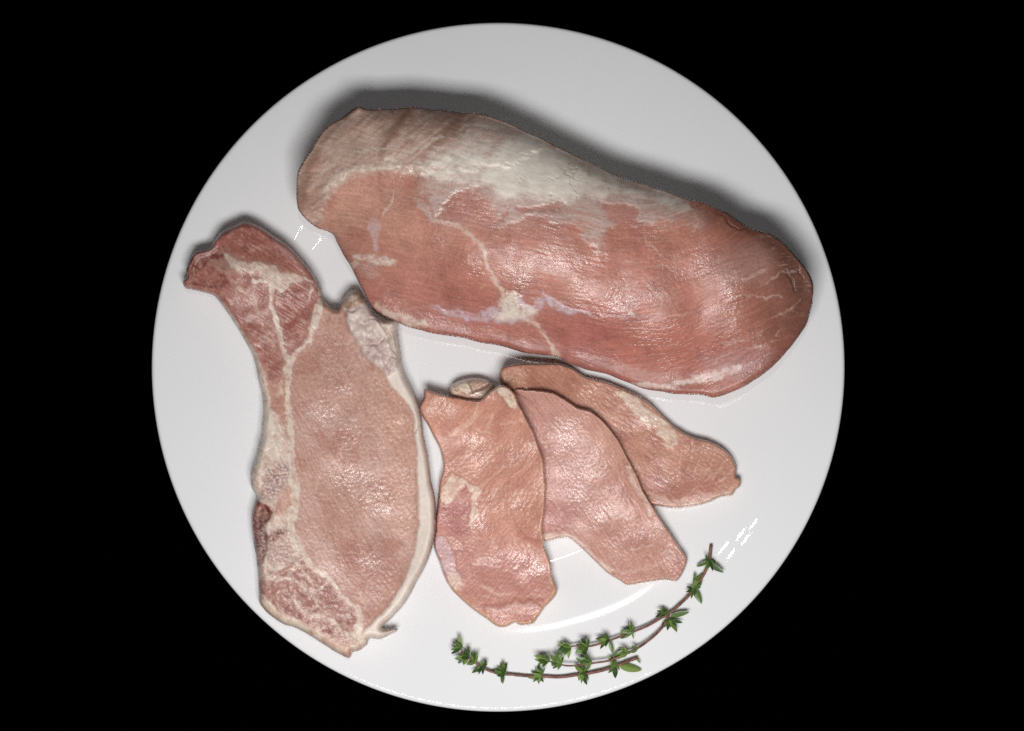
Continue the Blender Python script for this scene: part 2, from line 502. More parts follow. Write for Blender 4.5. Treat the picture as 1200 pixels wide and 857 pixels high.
#MEAT
# ---------------------------------------------------------------- whole loin
LOIN = [(347.4,225.7),(349,200.4),(360.8,180.8),(374.8,157),(386,145.8),(404,135.5),(410,130),(421,124),(428,126.2),(450,127),(481,125.4),(509,127.6),(537,130.4),(562.5,133),(582,138),(601.7,146.4),(615.7,154),(634,161.5),(659,174.5),(688,188.5),(717.5,203),(746.7,213.3),(775.8,222),(805,232.3),(834,241),(857.5,252.7),(878,266.5),(898.3,271.7),(915.8,283.3),(933.3,300.8),(946.5,318.3),(953,335.5),(952,356),(944.2,381.6),(928.8,404),(906.4,429.2),(884,446),(861.6,458.6),(836.4,465.9),(819.6,462.8),(794.4,462.2),(772,458.6),(752.4,455),(732.8,447.4),(710.4,439),(688,433.4),(667,426),(653,418.7),(643.3,416.7),(618,414.5),(592.9,407.5),(562,401),(536.9,395.4),(514.5,392),(494.8,387.8),(478,383.6),(464,376.6),(447,369),(436,359.8),(424.8,340.2),(415,319.5),(404,302),(395.8,286),(390,274.7),(383,271.3),(372,267.7),(358,256.5),(349.6,245.3)]
def build_loin():
    F = Field(LOIN, 1.0, 0.8, 100)
    X, Y = F.X, F.Y
    F.set_axis(13 - 22 * sstep(690, 920, X))
    pill = F.inflate()
    F.fill((198, 122, 100))
    F.paint(sstep(560, 400, X) * sstep(190, 230, Y), (210, 150, 127), 0.9)
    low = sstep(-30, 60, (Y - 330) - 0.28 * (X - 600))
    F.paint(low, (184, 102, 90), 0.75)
    F.paint(sstep(600, 780, X) * sstep(250, 330, Y), (190, 104, 84), 0.6)
    F.paint(sstep(-0.1, 0.5, F.n(60, 3, 1)) , (205, 128, 112), 0.5)
    F.paint(sstep(0.0, 0.6, F.n(45, 3, 2)), (178, 96, 88), 0.5)
    F.paint(sstep(640, 700, X) * sstep(740, 690, X) * sstep(350, 380, Y), (176, 88, 88), 0.5)
    # browned far end
    F.paint(sstep(810, 935, X + 0.35 * (340 - Y)), (132, 78, 60), 0.85)
    F.paint(F.area([(880,262),(905,274),(940,305),(955,340),(945,385),(930,392),(925,340),(905,300)], 10), (98, 60, 48), 0.75)
    # separate browned muscle along the upper left
    chain = F.area([(340,235),(345,190),(372,150),(400,120),(500,115),(600,135),(640,160),(600,190),(540,200),(500,200),(470,197),(440,199),(411,205),(392,216),(383,240),(372,262),(350,255)], 9)
    chain = F.ragged(chain, 0.5, 0.28, 0.78, 30, 6, 1)
    F.paint(chain, (210, 170, 154), 0.92)
    cw = fbm((X * 0.64 + Y * 0.77) / 34, (X * 0.77 - Y * 0.64) / 90, 3, 731)
    F.paint(chain * sstep(0.1, 0.6, cw), (170, 116, 96), 0.55)
    F.paint(chain * sstep(0.0, 0.45, -cw), (212, 182, 166), 0.7)
    sw = fbm((X * 0.78 - Y * 0.62) / 30, (X * 0.62 + Y * 0.78) / 5, 3, 751)
    F.paint(chain * sstep(0.12, 0.45, sw), (224, 204, 188), 0.5)
    F.paint(chain * sstep(0.15, 0.5, -sw), (150, 100, 74), 0.4)
    F.paint(chain * F.stroke([(446,182),(455,160),(470,140),(480,128)], [8, 12, 14, 12], 7), (134, 84, 58), 0.65)
    F.paint(chain * F.stroke([(500,180),(520,160),(535,140)], [6, 12, 12], 7), (146, 92, 66), 0.6)
    F.paint(chain * F.stroke([(350,240),(356,215),(370,185)], [16, 14, 10], 7), (150, 96, 74), 0.6)
    F.paint(chain * F.area([(384,165),(420,150),(440,170),(410,190),(390,190)], 10), (206, 168, 148), 0.5)
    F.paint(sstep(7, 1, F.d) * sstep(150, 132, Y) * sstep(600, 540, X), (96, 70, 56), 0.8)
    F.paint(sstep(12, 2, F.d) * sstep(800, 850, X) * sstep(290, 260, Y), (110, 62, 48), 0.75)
    F.uneven(); F.sat = 0.79; F.gain = 0.92; F.col = F.col * np.array([0.97, 0.97, 0.92])
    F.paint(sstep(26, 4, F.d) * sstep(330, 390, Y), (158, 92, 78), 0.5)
    F.shade(1 + 0.22 * F.n(42, 3, 160) + 0.12 * F.n(6, 3, 161))
    fs = F.fib(34, 4.0, 3, 1); fs2 = F.fib(14, 2.0, 2, 2)
    F.shade(1 + 0.07 * fs + 0.07 * fs2)
    thr = sstep(0.05, 0.0, abs(F.fib(60, 9, 2, 5))) * sstep(0.0, 0.4, F.n(40, 2, 8))
    F.paint(thr * (1 - chain), (222, 176, 156), 0.45)
    # veil of silvery membrane below the fat
    veil = np.maximum.reduce([
        F.area([(494,196),(530,160),(575,140),(610,148),(700,195),(780,222),(800,246),(772,262),(720,262),(702,296),(690,286),(676,262),(640,262),(608,268),(586,268),(570,240),(545,225),(530,232),(512,258),(500,246),(496,225)], 11),
        F.area([(484,234),(510,258),(506,246),(498,236)], 3)])
    veil = F.ragged(veil, 0.7, 0.12, 1.05, 22, 6, 2)
    gaps = np.maximum.reduce([
        F.area([(512,256),(528,232),(548,221),(566,218),(556,232),(570,246),(582,268),(560,270),(530,268)], 2.5),
        F.area([(592,266),(612,256),(632,252),(640,258),(660,266),(640,282),(610,280)], 3),
        F.area([(585,254),(598,244),(596,252),(588,257)], 1.2),
        F.area([(602,245),(625,241),(640,240),(664,236),(656,246),(630,248)], 1.5),
        F.area([(640,276),(656,266),(662,264),(674,284),(680,292),(655,290)], 1.5),
        F.area([(702,236),(722,238),(742,240),(752,250),(740,262),(722,260),(706,250)], 4)])
    gaps = F.ragged(gaps, 0.6, 0.15, 1.05, 20, 5, 3)
    streak = 0.62 + 0.55 * F.fib(40, 6, 3, 9)
    F.mod = 1.0
    F.paint(veil * (1 - 0.75 * gaps), (204, 176, 164), np.clip(streak + 0.12, 0.3, 0.9))
    F.paint(gaps, (188, 124, 110), 0.35)
    edge_g = np.clip(4 * gaps * (1 - gaps), 0, 1) * veil
    F.paint(edge_g, (222, 196, 186), 0.4)
    F.paint(F.area([(770,240),(815,242),(828,262),(812,272),(800,258),(780,262)], 7), (204, 168, 156), 0.40)
    F.paint(F.area([(840,300),(890,285),(905,310),(880,330),(850,330)], 12), (190, 150, 140), 0.32)
    F.paint(F.area([(820,420),(850,412),(890,408),(905,412),(885,432),(850,440),(830,440)], 7), (176, 120, 116), 0.5)
    # cream fat cap
    fat = np.maximum.reduce([
        F.area([(566,192),(588,170),(612,158),(650,174),(686,194),(694,214),(678,232),(650,237),(620,230),(594,232),(574,222),(560,206)], 11),
        F.area([(660,200),(700,202),(740,214),(775,224),(800,234),(812,243),(790,242),(752,234),(720,228),(690,236)], 9) * 0.78,
        F.area([(478,194),(520,178),(556,166),(590,196),(560,224),(530,216),(508,214),(490,206)], 15) * 0.72])
    fat = F.ragged(fat, 0.6, 0.18, 0.98, 24, 7, 4)
    ftx = 0.9 + 0.18 * F.n(14, 3, 12)
    F.paint(blur(fat, 9), (206, 182, 170), 0.45)
    F.paint(fat, (244, 233, 216), np.clip(ftx * 0.96 + 0.15 * F.fib(30, 6, 3, 31), 0, 1))
    F.paint(fat * sstep(0.15, 0.6, F.n(34, 3, 13)), (212, 197, 182), 0.6)
    cr = sstep(0.035, 0.0, abs(F.n(26, 3, 14))) * sstep(0.3, 0.9, fat) * sstep(0.0, 0.3, F.n(50, 2, 3))
    F.paint(cr, (172, 148, 122), 0.55)
    F.paint(F.area([(655,178),(700,194),(760,216),(800,232),(770,226),(720,210),(684,200)], 3), (186, 168, 152), 0.5)
    wisps = np.maximum.reduce([F.stroke(p, w, 1.6) for p, w in (
        ([(505,193),(520,182),(545,172),(566,158)], [2, 5, 4, 1]), ([(486,182),(505,168),(520,160)], [1, 4, 1]),
        ([(530,170),(548,156),(552,150)], [1, 4, 1]), ([(540,148),(565,146),(590,150)], [1, 6, 2]),
        ([(520,200),(540,180),(575,168)], [3, 6, 6]), ([(420,178),(445,176),(470,172)], [1, 2, 1]))])
    F.paint(F.ragged(wisps, 0.6, 0.2, 0.9, 14, 3, 5), (216, 198, 182), 0.75)
    F.uneven()
    seam = F.stroke([(382,230),(386,221),(393,212),(411,203),(440,198),(464,195),(490,199),(505,198)], [3, 9, 11, 9, 7, 5, 6, 4], 3.5)
    F.paint(blur(seam, 4), (212, 184, 164), 0.6)
    F.paint(seam, (220, 198, 178), 0.7)
    F.paint(F.stroke([(452,186),(462,190),(468,197)], [2, 4, 3], 1.2), (224, 204, 184), 0.7)
    # pale nerve and the sinew star below the middle
    vein = np.maximum.reduce([
        F.stroke([(512,259),(530,262),(546,270),(562,285),(569,304),(574,318),(582,333),(592,346)], [1, 5, 6, 4, 4, 4, 5, 7], 1.4),
        F.stroke([(604,368),(624,377),(635,389),(643,403),(650,414),(653,419)], [8, 4, 3, 3, 5, 8], 1.3)])
    F.paint(blur(vein, 3), (212, 170, 150), 0.5)
    F.paint(vein, (230, 202, 182), 0.7)
    star = np.maximum.reduce([
        F.stroke([(508,357),(520,365),(532,368),(556,371),(580,370),(606,364),(622,365),(634,356),(642,352)], [1, 5, 7, 9, 20, 28, 12, 10, 4], 2),
        F.stroke([(638,350),(650,358),(668,364),(691,370)], [4, 8, 6, 1], 1.5), F.stroke([(637,341),(641,352)], [1, 4], 1)])
    F.paint(blur(star, 4), (200, 150, 148), 0.5)
    F.paint(star, (208, 182, 190), 0.85)
    core = F.area([(586,354),(594,344),(604,346),(612,356),(628,366),(620,376),(600,374),(578,374),(588,366)], 3)
    F.paint(core, (234, 216, 194), 0.92)
    ls = F.area([(432,262),(440,256),(446,262),(444,280),(442,296),(437,294),(436,276),(430,272)], 1.8)
    F.paint(ls, (212, 176, 174), 0.8)
    F.paint(F.stroke([(461,222),(457,234),(451,244),(448,253)], [1, 3, 3, 1], 1), (226, 192, 174), 0.7)
    drip = np.maximum(F.area([(411,297),(428,298),(446,301),(466,305),(450,309),(440,312),(430,308),(418,304)], 2), F.area([(409,307),(416,305),(421,311),(414,316)], 2))
    F.paint(drip, (230, 210, 192), 0.9)
    F.paint(F.area([(420,310),(440,312),(446,320),(430,326)], 4), (206, 166, 150), 0.5)
    lip = np.maximum(F.stroke([(452,369),(466,374),(482,379),(500,378)], [6, 10, 10, 6], 2), F.stroke([(440,358),(452,366)], [3, 6], 2))
    F.paint(lip, (222, 196, 176), 0.85)
    F.paint(F.stroke([(416,388),(470,366),(509,357)], [1, 1, 1.5], 1), (204, 170, 160), 0.3)
    seam2 = F.stroke([(744,450),(766,453),(786,451),(806,446),(828,443),(850,437),(870,433)], [3, 6, 6, 5, 9, 8, 4], 1.6)
    F.paint(blur(seam2, 3), (200, 150, 138), 0.5)
    F.paint(F.ragged(seam2, 0.5, 0.2, 0.9, 20, 3, 9), (218, 190, 178), 0.8)
    lines = np.maximum.reduce([F.stroke(p, 1.6, 0.9) for p in (
        [(838,428),(842,420),(852,414),(868,411),(900,406)], [(842,401),(867,401),(892,394)], [(752,270),(757,284),(773,301)],
        [(690,370),(715,371),(741,370),(775,369),(810,366)], [(872,330),(885,321),(898,315)], [(790,268),(808,262),(822,270)],
        [(895,330),(915,322),(932,318)], [(850,352),(880,346),(915,350)], [(905,372),(925,362),(935,352)], [(812,250),(818,262),(812,272)])])
    F.paint(lines, (216, 178, 164), 0.5)
    F.paint(F.area([(735,368),(742,367),(748,371),(741,373)], 1.2), (226, 196, 184), 0.8)
    cracks = np.maximum.reduce([F.stroke(p, 1.4, 1.0) for p in ([(921,318),(925,326),(931,340)], [(936,312),(940,326)], [(838,250),(856,262),(874,268)])])
    F.paint(cracks, (84, 48, 40), 0.7)
    F.wet = np.clip(0.45 + 1.5 * F.n(42, 3, 40), 0.03, 1.4) * (1 - 0.4 * fat) * (1 - 0.6 * chain)
    F.wet = F.wet * (0.75 + 0.45 * sstep(0.35, 0.9, pill))
    # relief
    F.h = 0.0012 * F.n(95, 2, 50) + 0.00018 * F.n(28, 2, 51) + (0.00005 * fs + 0.00004 * fs2) * (1 - 0.8 * fat) + 0.0004 * blur(fat, 3) * (1 + 0.8 * F.n(22, 2, 52)) \
        + 0.0003 * veil * (1 - gaps) + 0.0004 * core + 0.0002 * star - 0.0007 * cracks - 0.0004 * cr + 0.0006 * chain + 0.0003 * drip \
        + 0.0007 * chain * cw - 0.0003 * wisps * 0 + 0.0005 * seam + 0.00005 * F.n(5, 2, 53)
    T = 0.041
    e = 0.0185 + 0.0095 * sstep(40, -70, (Y - 295) - 0.2 * (X - 650))
    pl = 0.12 * pill + 0.88 * pill ** 2
    ax = (Y - 295) - 0.16 * (X - 650)
    zt = F.plate + e + (T - e) * pl - 0.15 * K * ax * sstep(0.2, 0.8, pill) + F.h * sstep(0, 14, F.d)
    a = np.clip(F.d / 50.0, 0, 1)
    zb = F.plate + 0.0004 + e * (1 - np.sqrt(1 - (1 - a) ** 2))
    zt = np.maximum(zt, zb)
    F.lab[chain > 0.5] = 1
    F.lab[star > 0.5] = 3; F.lab[ls > 0.5] = 5
    F.lab[np.maximum(vein, core) > 0.5] = 4; F.lab[seam2 > 0.5] = 6
    F.lab[np.maximum(seam, fat) > 0.5] = 2; F.lab[drip > 0.5] = 7; F.lab[lip > 0.5] = 8
    x, y = unproject(650., 300., 0.003)
    root = empty('pork_loin', (x, y, 0.003), 'big whole raw pork loin with cream fat along its top, lying across the upper plate', 'meat')
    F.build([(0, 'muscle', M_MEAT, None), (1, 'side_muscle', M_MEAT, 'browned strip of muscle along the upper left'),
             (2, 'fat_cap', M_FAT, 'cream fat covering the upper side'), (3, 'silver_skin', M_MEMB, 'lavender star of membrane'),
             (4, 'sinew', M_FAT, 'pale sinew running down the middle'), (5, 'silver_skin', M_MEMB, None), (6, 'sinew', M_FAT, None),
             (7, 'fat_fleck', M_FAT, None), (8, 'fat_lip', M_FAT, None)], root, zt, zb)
    return F, zt
build_loin()

# ---------------------------------------------------------------- bone-in chop
CHOP = [(213.8,329.6),(219.4,324),(218,315.6),(227.8,296),(246,290.4),(250,283.4),(260,270.8),(276.8,262.4),(288,259.6),(302,263.8),(321.6,276.4),(341,290.4),(358,308.6),(369,324),(376,336.6),(379,352),(384,356),(394.4,361.8),(400,352),(411,341.3),(422.4,342.2),(428,350.6),(437,363),(448,371),(465.8,374.6),(467,391),(470,419),(475.6,441.6),(487.5,465),(492,478),(495,495),(498.8,520),(503.8,550),(508,575),(510.9,600),(508.2,637.8),(497.5,664.6),(485.4,688.8),(472,710.3),(455.9,727.7),(447.8,735.7),(455,737),(466.6,737),(457.2,743.8),(445,749.2),(433,748.5),(430.4,755.9),(421,762.6),(413,764.5),(408.9,772),(394,764),(375.4,753),(348.5,737),(332.4,731.7),(316.3,721),(304.3,706.2),(302.9,688.8),(301.6,662),(296,627),(294.9,608.3),(299,589.5),(301.6,581.5),(294.9,570.7),(293.8,555),(298.8,540),(305,515),(307.5,495),(308,470),(302.5,442.5),(297.5,420),(290.5,405),(276.8,382.8),(262.8,360.4),(250,346.4),(232,340.8),(218,338)]
def build_chop():
    F = Field(CHOP, 1.0, 0.9, 300)
    X, Y = F.X, F.Y
    F.set_axis(62)
    F.fill((196, 144, 124))
    F.paint(sstep(-0.2, 0.4, F.n(70, 3, 1)), (206, 160, 146), 0.85)
    F.paint(sstep(-0.05, 0.4, F.n(50, 3, 2)), (186, 126, 106), 0.8)
    F.paint(F.area([(450,455),(478,490),(484,560),(480,620),(455,620),(455,540)], 16), (204, 146, 118), 0.7)
    F.paint(F.area([(400,640),(440,640),(470,660),(445,710),(425,725),(410,690)], 12), (180, 116, 100), 0.7)
    F.uneven(); F.sat = 0.82; F.gain = 0.92
    eye_f = F.fib(24, 3.4, 3, 1)
    F.shade(1 + 0.06 * eye_f + 0.07 * F.n(3.5, 2, 4))
    sp = sstep(0.42, 0.7, F.n(5, 2, 6))
    F.paint(sp, (222, 178, 158), 0.45)
    fl = np.maximum.reduce([F.stroke(p, 1.8, 1.0) for p in ([(380,660),(402,663),(406,664)], [(372,648),(392,652)], [(398,552),(396,545),(388,538)],
        [(420,690),(424,706),(424,722)], [(430,650),(434,660),(426,672)], [(378,545),(372,562),(368,580)], [(405,520),(398,528),(398,540)])])
    F.paint(fl, (224, 186, 164), 0.55)
    # dark muscles of the blade end
    blade = F.area([(205,330),(215,290),(250,270),(290,252),(345,288),(385,340),(378,366),(366,385),(357,404),(342,418),(332,432),(328,446),(318,448),(310,430),(298,408),(280,378),(258,350),(230,342)], 2.5, 0.6)
    F.paint(blade, (166, 92, 80), 0.95)
    F.paint(blade * sstep(-0.2, 0.5, F.n(26, 3, 8)), (184, 112, 98), 0.7)
    F.paint(blade * sstep(0.1, 0.5, F.n(20, 3, 9)), (138, 70, 60), 0.65)
    F.paint(blade * F.area([(258,280),(290,262),(330,284),(362,316),(340,318),(290,306),(268,300)], 5), (158, 86, 68), 0.65)
    F.paint(blade * F.area([(325,340),(366,336),(372,352),(350,392),(334,405),(326,370)], 4), (160, 80, 68), 0.6)
    bf = fbm((X * .83 + Y * .55) / 22, (X * .55 - Y * .83) / 3.0, 3, 940)
    F.shade(1 + blade * 0.14 * bf)
    F.paint(F.area([(214,318),(228,298),(246,292),(262,290),(268,300),(254,306),(234,316),(222,326)], 2), (112, 48, 40), 0.8)
    F.paint(F.stroke([(232,300),(248,294),(262,296)], [3, 6, 3], 2), (188, 140, 124), 0.6)
    F.paint(F.stroke([(246,306),(262,310),(276,318)], [3, 8, 8], 2.5), (186, 142, 124), 0.7)
    F.paint(F.stroke([(322,280),(338,296),(356,312)], [4, 9, 5], 3), (190, 150, 142), 0.7)
    F.paint(F.area([(270,330),(292,345),(300,372),(314,396),(300,380),(280,352)], 3), (176, 118, 98), 0.5)
    CREAM = (232, 214, 196)
    mb = sstep(0.05, 0.0, abs(F.n(16, 3, 120))) * sstep(-0.1, 0.3, F.n(30, 2, 121)) * blade
    F.paint(mb, (216, 176, 156), 0.5)
    F.paint(blade * sstep(0.25, 0.6, F.n(12, 3, 122)), (206, 156, 136), 0.45)
    st = lambda p, w, sf=1.5: F.stroke(p, w, sf, 0.8)
    seams = np.maximum.reduce([
        st([(266,300),(277,310),(291,314),(306,315),(316,319),(328,326),(350,327)], [5, 12, 10, 11, 17, 15, 9], 3),
        st([(296,330),(310,330),(319,324)], [1, 4, 5]), st([(320,326),(326,338),(336,336),(338,330)], [8, 6, 6, 3]),
        st([(318,334),(316,346),(321,366),(327,388),(333,411),(338,424)], [5, 4, 3, 4, 5, 8]),
        st([(350,325),(360,326),(370,332),(375,344)], [4, 2, 2, 3], 1.0), st([(366,333),(362,349)], [2, 3], 1),
        st([(376,350),(374,366),(366,386),(358,404),(346,418),(339,426),(337,440)], [5, 10, 6, 4, 5, 9, 8]),
        st([(337,436),(336,450),(338,475),(341,505),(342,530),(344,555),(346,575),(343,600),(342,622),(351,643),(362,659),(378,673),(397,691),(413,710),(422,724),(421,736)], [8, 6, 7, 7, 8, 9, 9, 10, 8, 8, 6, 5, 5, 5, 6, 8], 1.6)])
    F.paint(F.stroke([(318,346),(336,346),(352,344),(358,350)], [1, 1.6, 1.4, 1], 1), (90, 44, 36), 0.6)
    # left border: fat strip, bone, marrow
    strip = np.maximum.reduce([
        st([(251,347),(266,366),(285,397),(299,420),(306,447),(311,472),(314,495),(310,520)], [4, 5, 5, 7, 10, 14, 14, 16], 2)])
    bone = F.area([(300,505),(318,480),(334,500),(340,530),(343,570),(340,610),(344,628),(352,650),(340,664),(322,672),(306,690),(298,680),(298,640),(306,612),(322,600),(302,590),(292,572),(292,552)], 3)
    mstrip = F.area([(318,448),(328,442),(334,450),(336,490),(338,530),(330,520),(324,490)], 2.5)
    F.paint(mstrip, (196, 132, 112), 0.85)
    F.paint(mstrip * sstep(0.1, 0.4, F.n(9, 2, 17)), (226, 196, 172), 0.7)
    F.paint(bone, (230, 210, 192), 0.95)
    mar1 = F.area([(316,546),(332,540),(340,552),(336,572),(326,584),(312,588),(304,580),(306,568)], 4)
    mar2 = F.area([(304,630),(326,616),(342,630),(348,648),(332,660),(318,662),(306,650)], 4)
    gr = F.n(3.2, 2, 19)
    F.paint(mar1, (164, 122, 122), np.clip(0.75 + 1.1 * gr, 0.15, 1))
    F.paint(mar2, (190, 150, 142), np.clip(0.8 + 0.8 * gr, 0.3, 1))
    F.paint(F.area([(326,590),(338,570),(342,580),(340,596),(332,604),(322,604)], 2.5), (200, 128, 104), 0.8)
    dk = F.area([(296,594),(303,588),(314,596),(314,604),(309,622),(312,640),(306,664),(300,664),(296,632)], 1.8)
    F.paint(dk, (118, 70, 66), np.clip(0.9 + 0.5 * gr, 0.4, 1))
    F.paint(F.stroke([(302,590),(310,594),(316,602),(312,610)], [3, 4, 4, 2], 1), (124, 36, 30), 0.85)
    F.paint(F.stroke([(306,634),(320,630),(330,622),(342,622)], [3, 7, 7, 3], 2), (132, 78, 62), np.clip(0.75 + 0.8 * gr, 0.2, 1))
    # lower muscles below the bone
    lowm = F.area([(300,682),(318,668),(334,664),(350,652),(362,664),(378,678),(397,696),(412,714),(420,736),(412,752),(392,748),(360,730),(328,716),(308,702)], 2.5)
    F.paint(lowm, (172, 116, 106), 0.95)
    F.paint(lowm * sstep(0.0, 0.45, F.n(18, 3, 22)), (148, 92, 82), 0.75)
    F.paint(lowm * sstep(0.1, 0.45, F.n(13, 3, 23)), (206, 164, 148), 0.7)
    F.shade(1 + lowm * 0.25 * F.n(3, 2, 24))
    lows = np.maximum.reduce([st(p, w, 1.3) for p, w in (
        ([(304,672),(320,676),(338,678),(352,688),(366,696),(372,710),(386,720)], [14, 8, 4, 4, 3, 3, 3]),
        ([(338,676),(346,662),(352,656)], [3, 4, 5]), ([(352,664),(360,676),(366,688)], [2, 3, 4]), ([(368,696),(378,686),(384,682)], [2, 2, 2]),
        ([(344,700),(352,710),(360,720),(378,724),(390,728),(400,742),(412,744)], [4, 5, 5, 5, 6, 7, 8]), ([(390,728),(396,718),(404,726)], [3, 2, 3]))])
    F.paint(blur(lows, 3), (206, 166, 150), 0.6)
    F.paint(F.ragged(lows, 0.6, 0.2, 0.9, 8, 4, 11), (222, 194, 176), 0.75)
    lowf = np.maximum.reduce([st([(303,700),(316,716),(332,726),(350,732),(372,744),(392,756),(405,762)], [10, 14, 12, 9, 9, 10, 8], 2),
                              F.area([(408,748),(422,734),(436,740),(432,756),(420,764),(408,764)], 2.5)])
    F.paint(lowf, (228, 208, 184), 0.9)
    F.paint(F.area([(376,748),(396,760),(410,770),(412,760),(398,752)], 2), (204, 146, 122), 0.7)
    # fat edge on the right and the folded flap above
    rim = F.area([(405,368),(398,356),(410,338),(428,344),(448,368),(470,372),(474,420),(492,465),(500,500),(508,560),(516,600),(512,640),(490,690),(460,730),(470,738),(440,754),(426,742),(432,734),(448,718),(461,702),(475,678),(485,648),(490,614),(490,587),(488,540),(487,508),(484,486),(472,467),(459,452),(447,433),(431,419),(417,399),(407,378)], 1.8, 0.45)
    F.mod = 1.0
    F.paint(rim, (234, 216, 202), 0.97)
    F.uneven()
    F.paint(rim * sstep(7, 2, F.d) * sstep(480, 540, Y), (206, 176, 158), 0.6)
    flap = F.area([(404,366),(412,352),(428,352),(446,372),(462,376),(468,400),(466,424),(455,440),(446,432),(430,418),(416,398)], 3, 0.6)
    F.paint(flap, (208, 182, 172), 0.8)
    F.paint(flap * sstep(0.0, 0.5, F.n(20, 3, 27)), (190, 156, 150), 0.6)
    F.paint(F.area([(428,402),(440,398),(452,415),(458,430),(448,430),(436,416)], 4), (188, 146, 146), 0.6)
    F.paint(F.area([(450,376),(466,376),(468,402),(466,418),(458,404),(452,390)], 3), (226, 204, 184), 0.7)
    F.paint(F.area([(400,360),(404,348),(414,342),(426,346),(428,354),(416,360),(406,364)], 2), (176, 134, 98), 0.85)
    creases = np.maximum.reduce([F.stroke(p, w, 1.0, 0.5) for p, w in (
        ([(404,364),(414,365),(421,359),(424,353)], 1.2), ([(442,366),(444,374),(452,388),(458,402),(462,412)], 2.4), ([(436,406),(446,402),(450,398)], 1.2), ([(452,428),(458,418),(464,420)], 1.2),
        ([(456,438),(466,430),(468,422),(472,418)], 1.3), ([(488,508),(491,501),(497,497)], 1.6), ([(442,368),(450,376),(455,374)], 1.6), ([(428,376),(436,372),(444,376)], 1.0))])
    F.paint(creases, (140, 104, 94), 0.4)  # shade of the folds painted in, on top of their relief
    F.paint(blur(seams, 4), (206, 166, 146), 0.75)
    faint = st([(252,312),(266,322),(282,338),(294,352),(302,371),(313,394),(320,406)], [2, 4, 4, 6, 3, 3, 2], 1.6)
    F.paint(faint, (214, 176, 154), 0.6)
    F.paint(F.ragged(seams, 0.55, 0.2, 0.8, 9, 4, 10), CREAM, 0.8); F.paint(strip, (232, 214, 196), 0.92)
    F.shade(1 + 0.06 * F.n(8, 3, 30))
    fatm = np.maximum.reduce([seams, strip, bone * 0.8, rim, lowf])
    eye = (1 - blade) * (1 - rim) * (1 - bone) * (1 - lowm)
    patch = np.maximum.reduce([F.area([(375,418),(398,412),(416,440),(408,462),(390,452)], 8), F.area([(356,470),(392,474),(424,500),(414,520),(372,506)], 10),
                               F.area([(386,556),(440,560),(462,590),(440,602),(400,586)], 12), F.area([(420,640),(446,636),(448,664),(430,668)], 8)])
    F.wet = np.clip(0.35 + 0.5 * F.n(24, 3, 40) + 1.1 * sstep(0.3, 0.6, patch + 0.5 * F.n(14, 3, 44)) * eye, 0.05, 1.4) * (1 - 0.45 * fatm)
    g1 = F.n(4.2, 2, 42)
    F.h = 0.0006 * F.n(80, 2, 50) + 0.00007 * eye_f * eye + 0.0001 * g1 * eye + 0.00015 * bf * blade + 0.0004 * blur(seams, 2) * (1 - eye * .5) + 0.0005 * blade * F.n(22, 2, 51) \
        + 0.0004 * strip + 0.0007 * rim + 0.00045 * gr * np.maximum(mar1, mar2) - 0.0016 * dk - 0.0007 * creases + 0.0003 * blur(lows, 2) + 0.0004 * lowm * F.n(7, 2, 53) \
        + 0.0006 * bone + 0.0012 * flap * (1 + F.n(14, 2, 54))
    thick = 0.0125 + 0.0015 * sstep(430, 300, Y) - 0.002 * sstep(640, 740, Y)
    zt, zb = slab(F, thick, 8, 15, 0.52)
    ex = np.clip(X - 415, -90, 90)
    F.h = F.h - 0.055 * K * ex * sstep(0, 30, F.d) * sstep(400, 470, Y) + 0.00032 * F.n(36, 2, 61)
    rnd = 0.003 * sstep(0, 60, F.d) * sstep(380, 300, Y)
    tuck = -0.003 * F.area([(205,335),(215,290),(248,280),(266,298),(250,330)], 12, 0)
    zt = zt + (F.h + rnd + tuck) * sstep(0, 9, F.d)
    zt = np.maximum(zt, zb)
    F.lab[blade > 0.5] = 1
    F.lab[lowm > 0.5] = 2
    F.lab[bone > 0.5] = 3
    F.lab[np.maximum.reduce([seams, lowf, strip]) > 0.5] = 4
    F.lab[rim > 0.5] = 5
    x, y = unproject(400., 540., 0.003)
    root = empty('pork_chop', (x, y, 0.003), 'long raw bone-in pork chop with white fat edge, at the left of the plate', 'meat')
    F.build([(0, 'eye_muscle', M_MEAT, 'pale pink round muscle'), (1, 'blade_muscle', M_MEAT, 'dark red muscles of the upper end'), (2, 'lower_muscle', M_MEAT, 'streaky muscle below the bone'),
             (3, 'bone', M_BONE, 'sawn bone with purplish marrow'), (4, 'fat_seam', M_FAT, None), (5, 'fat_edge', M_FAT, 'white fat edge with a folded flap on top')], root, zt, zb)
build_chop()

# ---------------------------------------------------------------- cutlets: the rear one first, the others overlap it
WX, WY = np.meshgrid(np.arange(480, 900), np.arange(400, 760))
STACK = plate_under(WX.astype(float), WY.astype(float)) + 0.0004
def drape(F, soft):
    """base for a slice lying on whatever is already there"""
    b = bilinear(STACK, F.X - 480, F.Y - 400)
    raw = b.copy()
    for _ in range(4):
        b = np.maximum(blur(b, soft), raw)
    return blur(b, 2) * 0.3 + np.maximum(blur(b, 3), raw) * 0.7 + 0.0002
def stack_add(F, zt):
    global STACK
    inside = (WX >= F.X[0, 0]) & (WX <= F.X[0, -1]) & (WY >= F.Y[0, 0]) & (WY <= F.Y[-1, 0])
    z = bilinear(np.where(F.sd > 0, zt, 0), (WX - F.X[0, 0]).astype(float), (WY - F.Y[0, 0]).astype(float))
    STACK = np.where(inside, np.maximum(STACK, z), STACK)

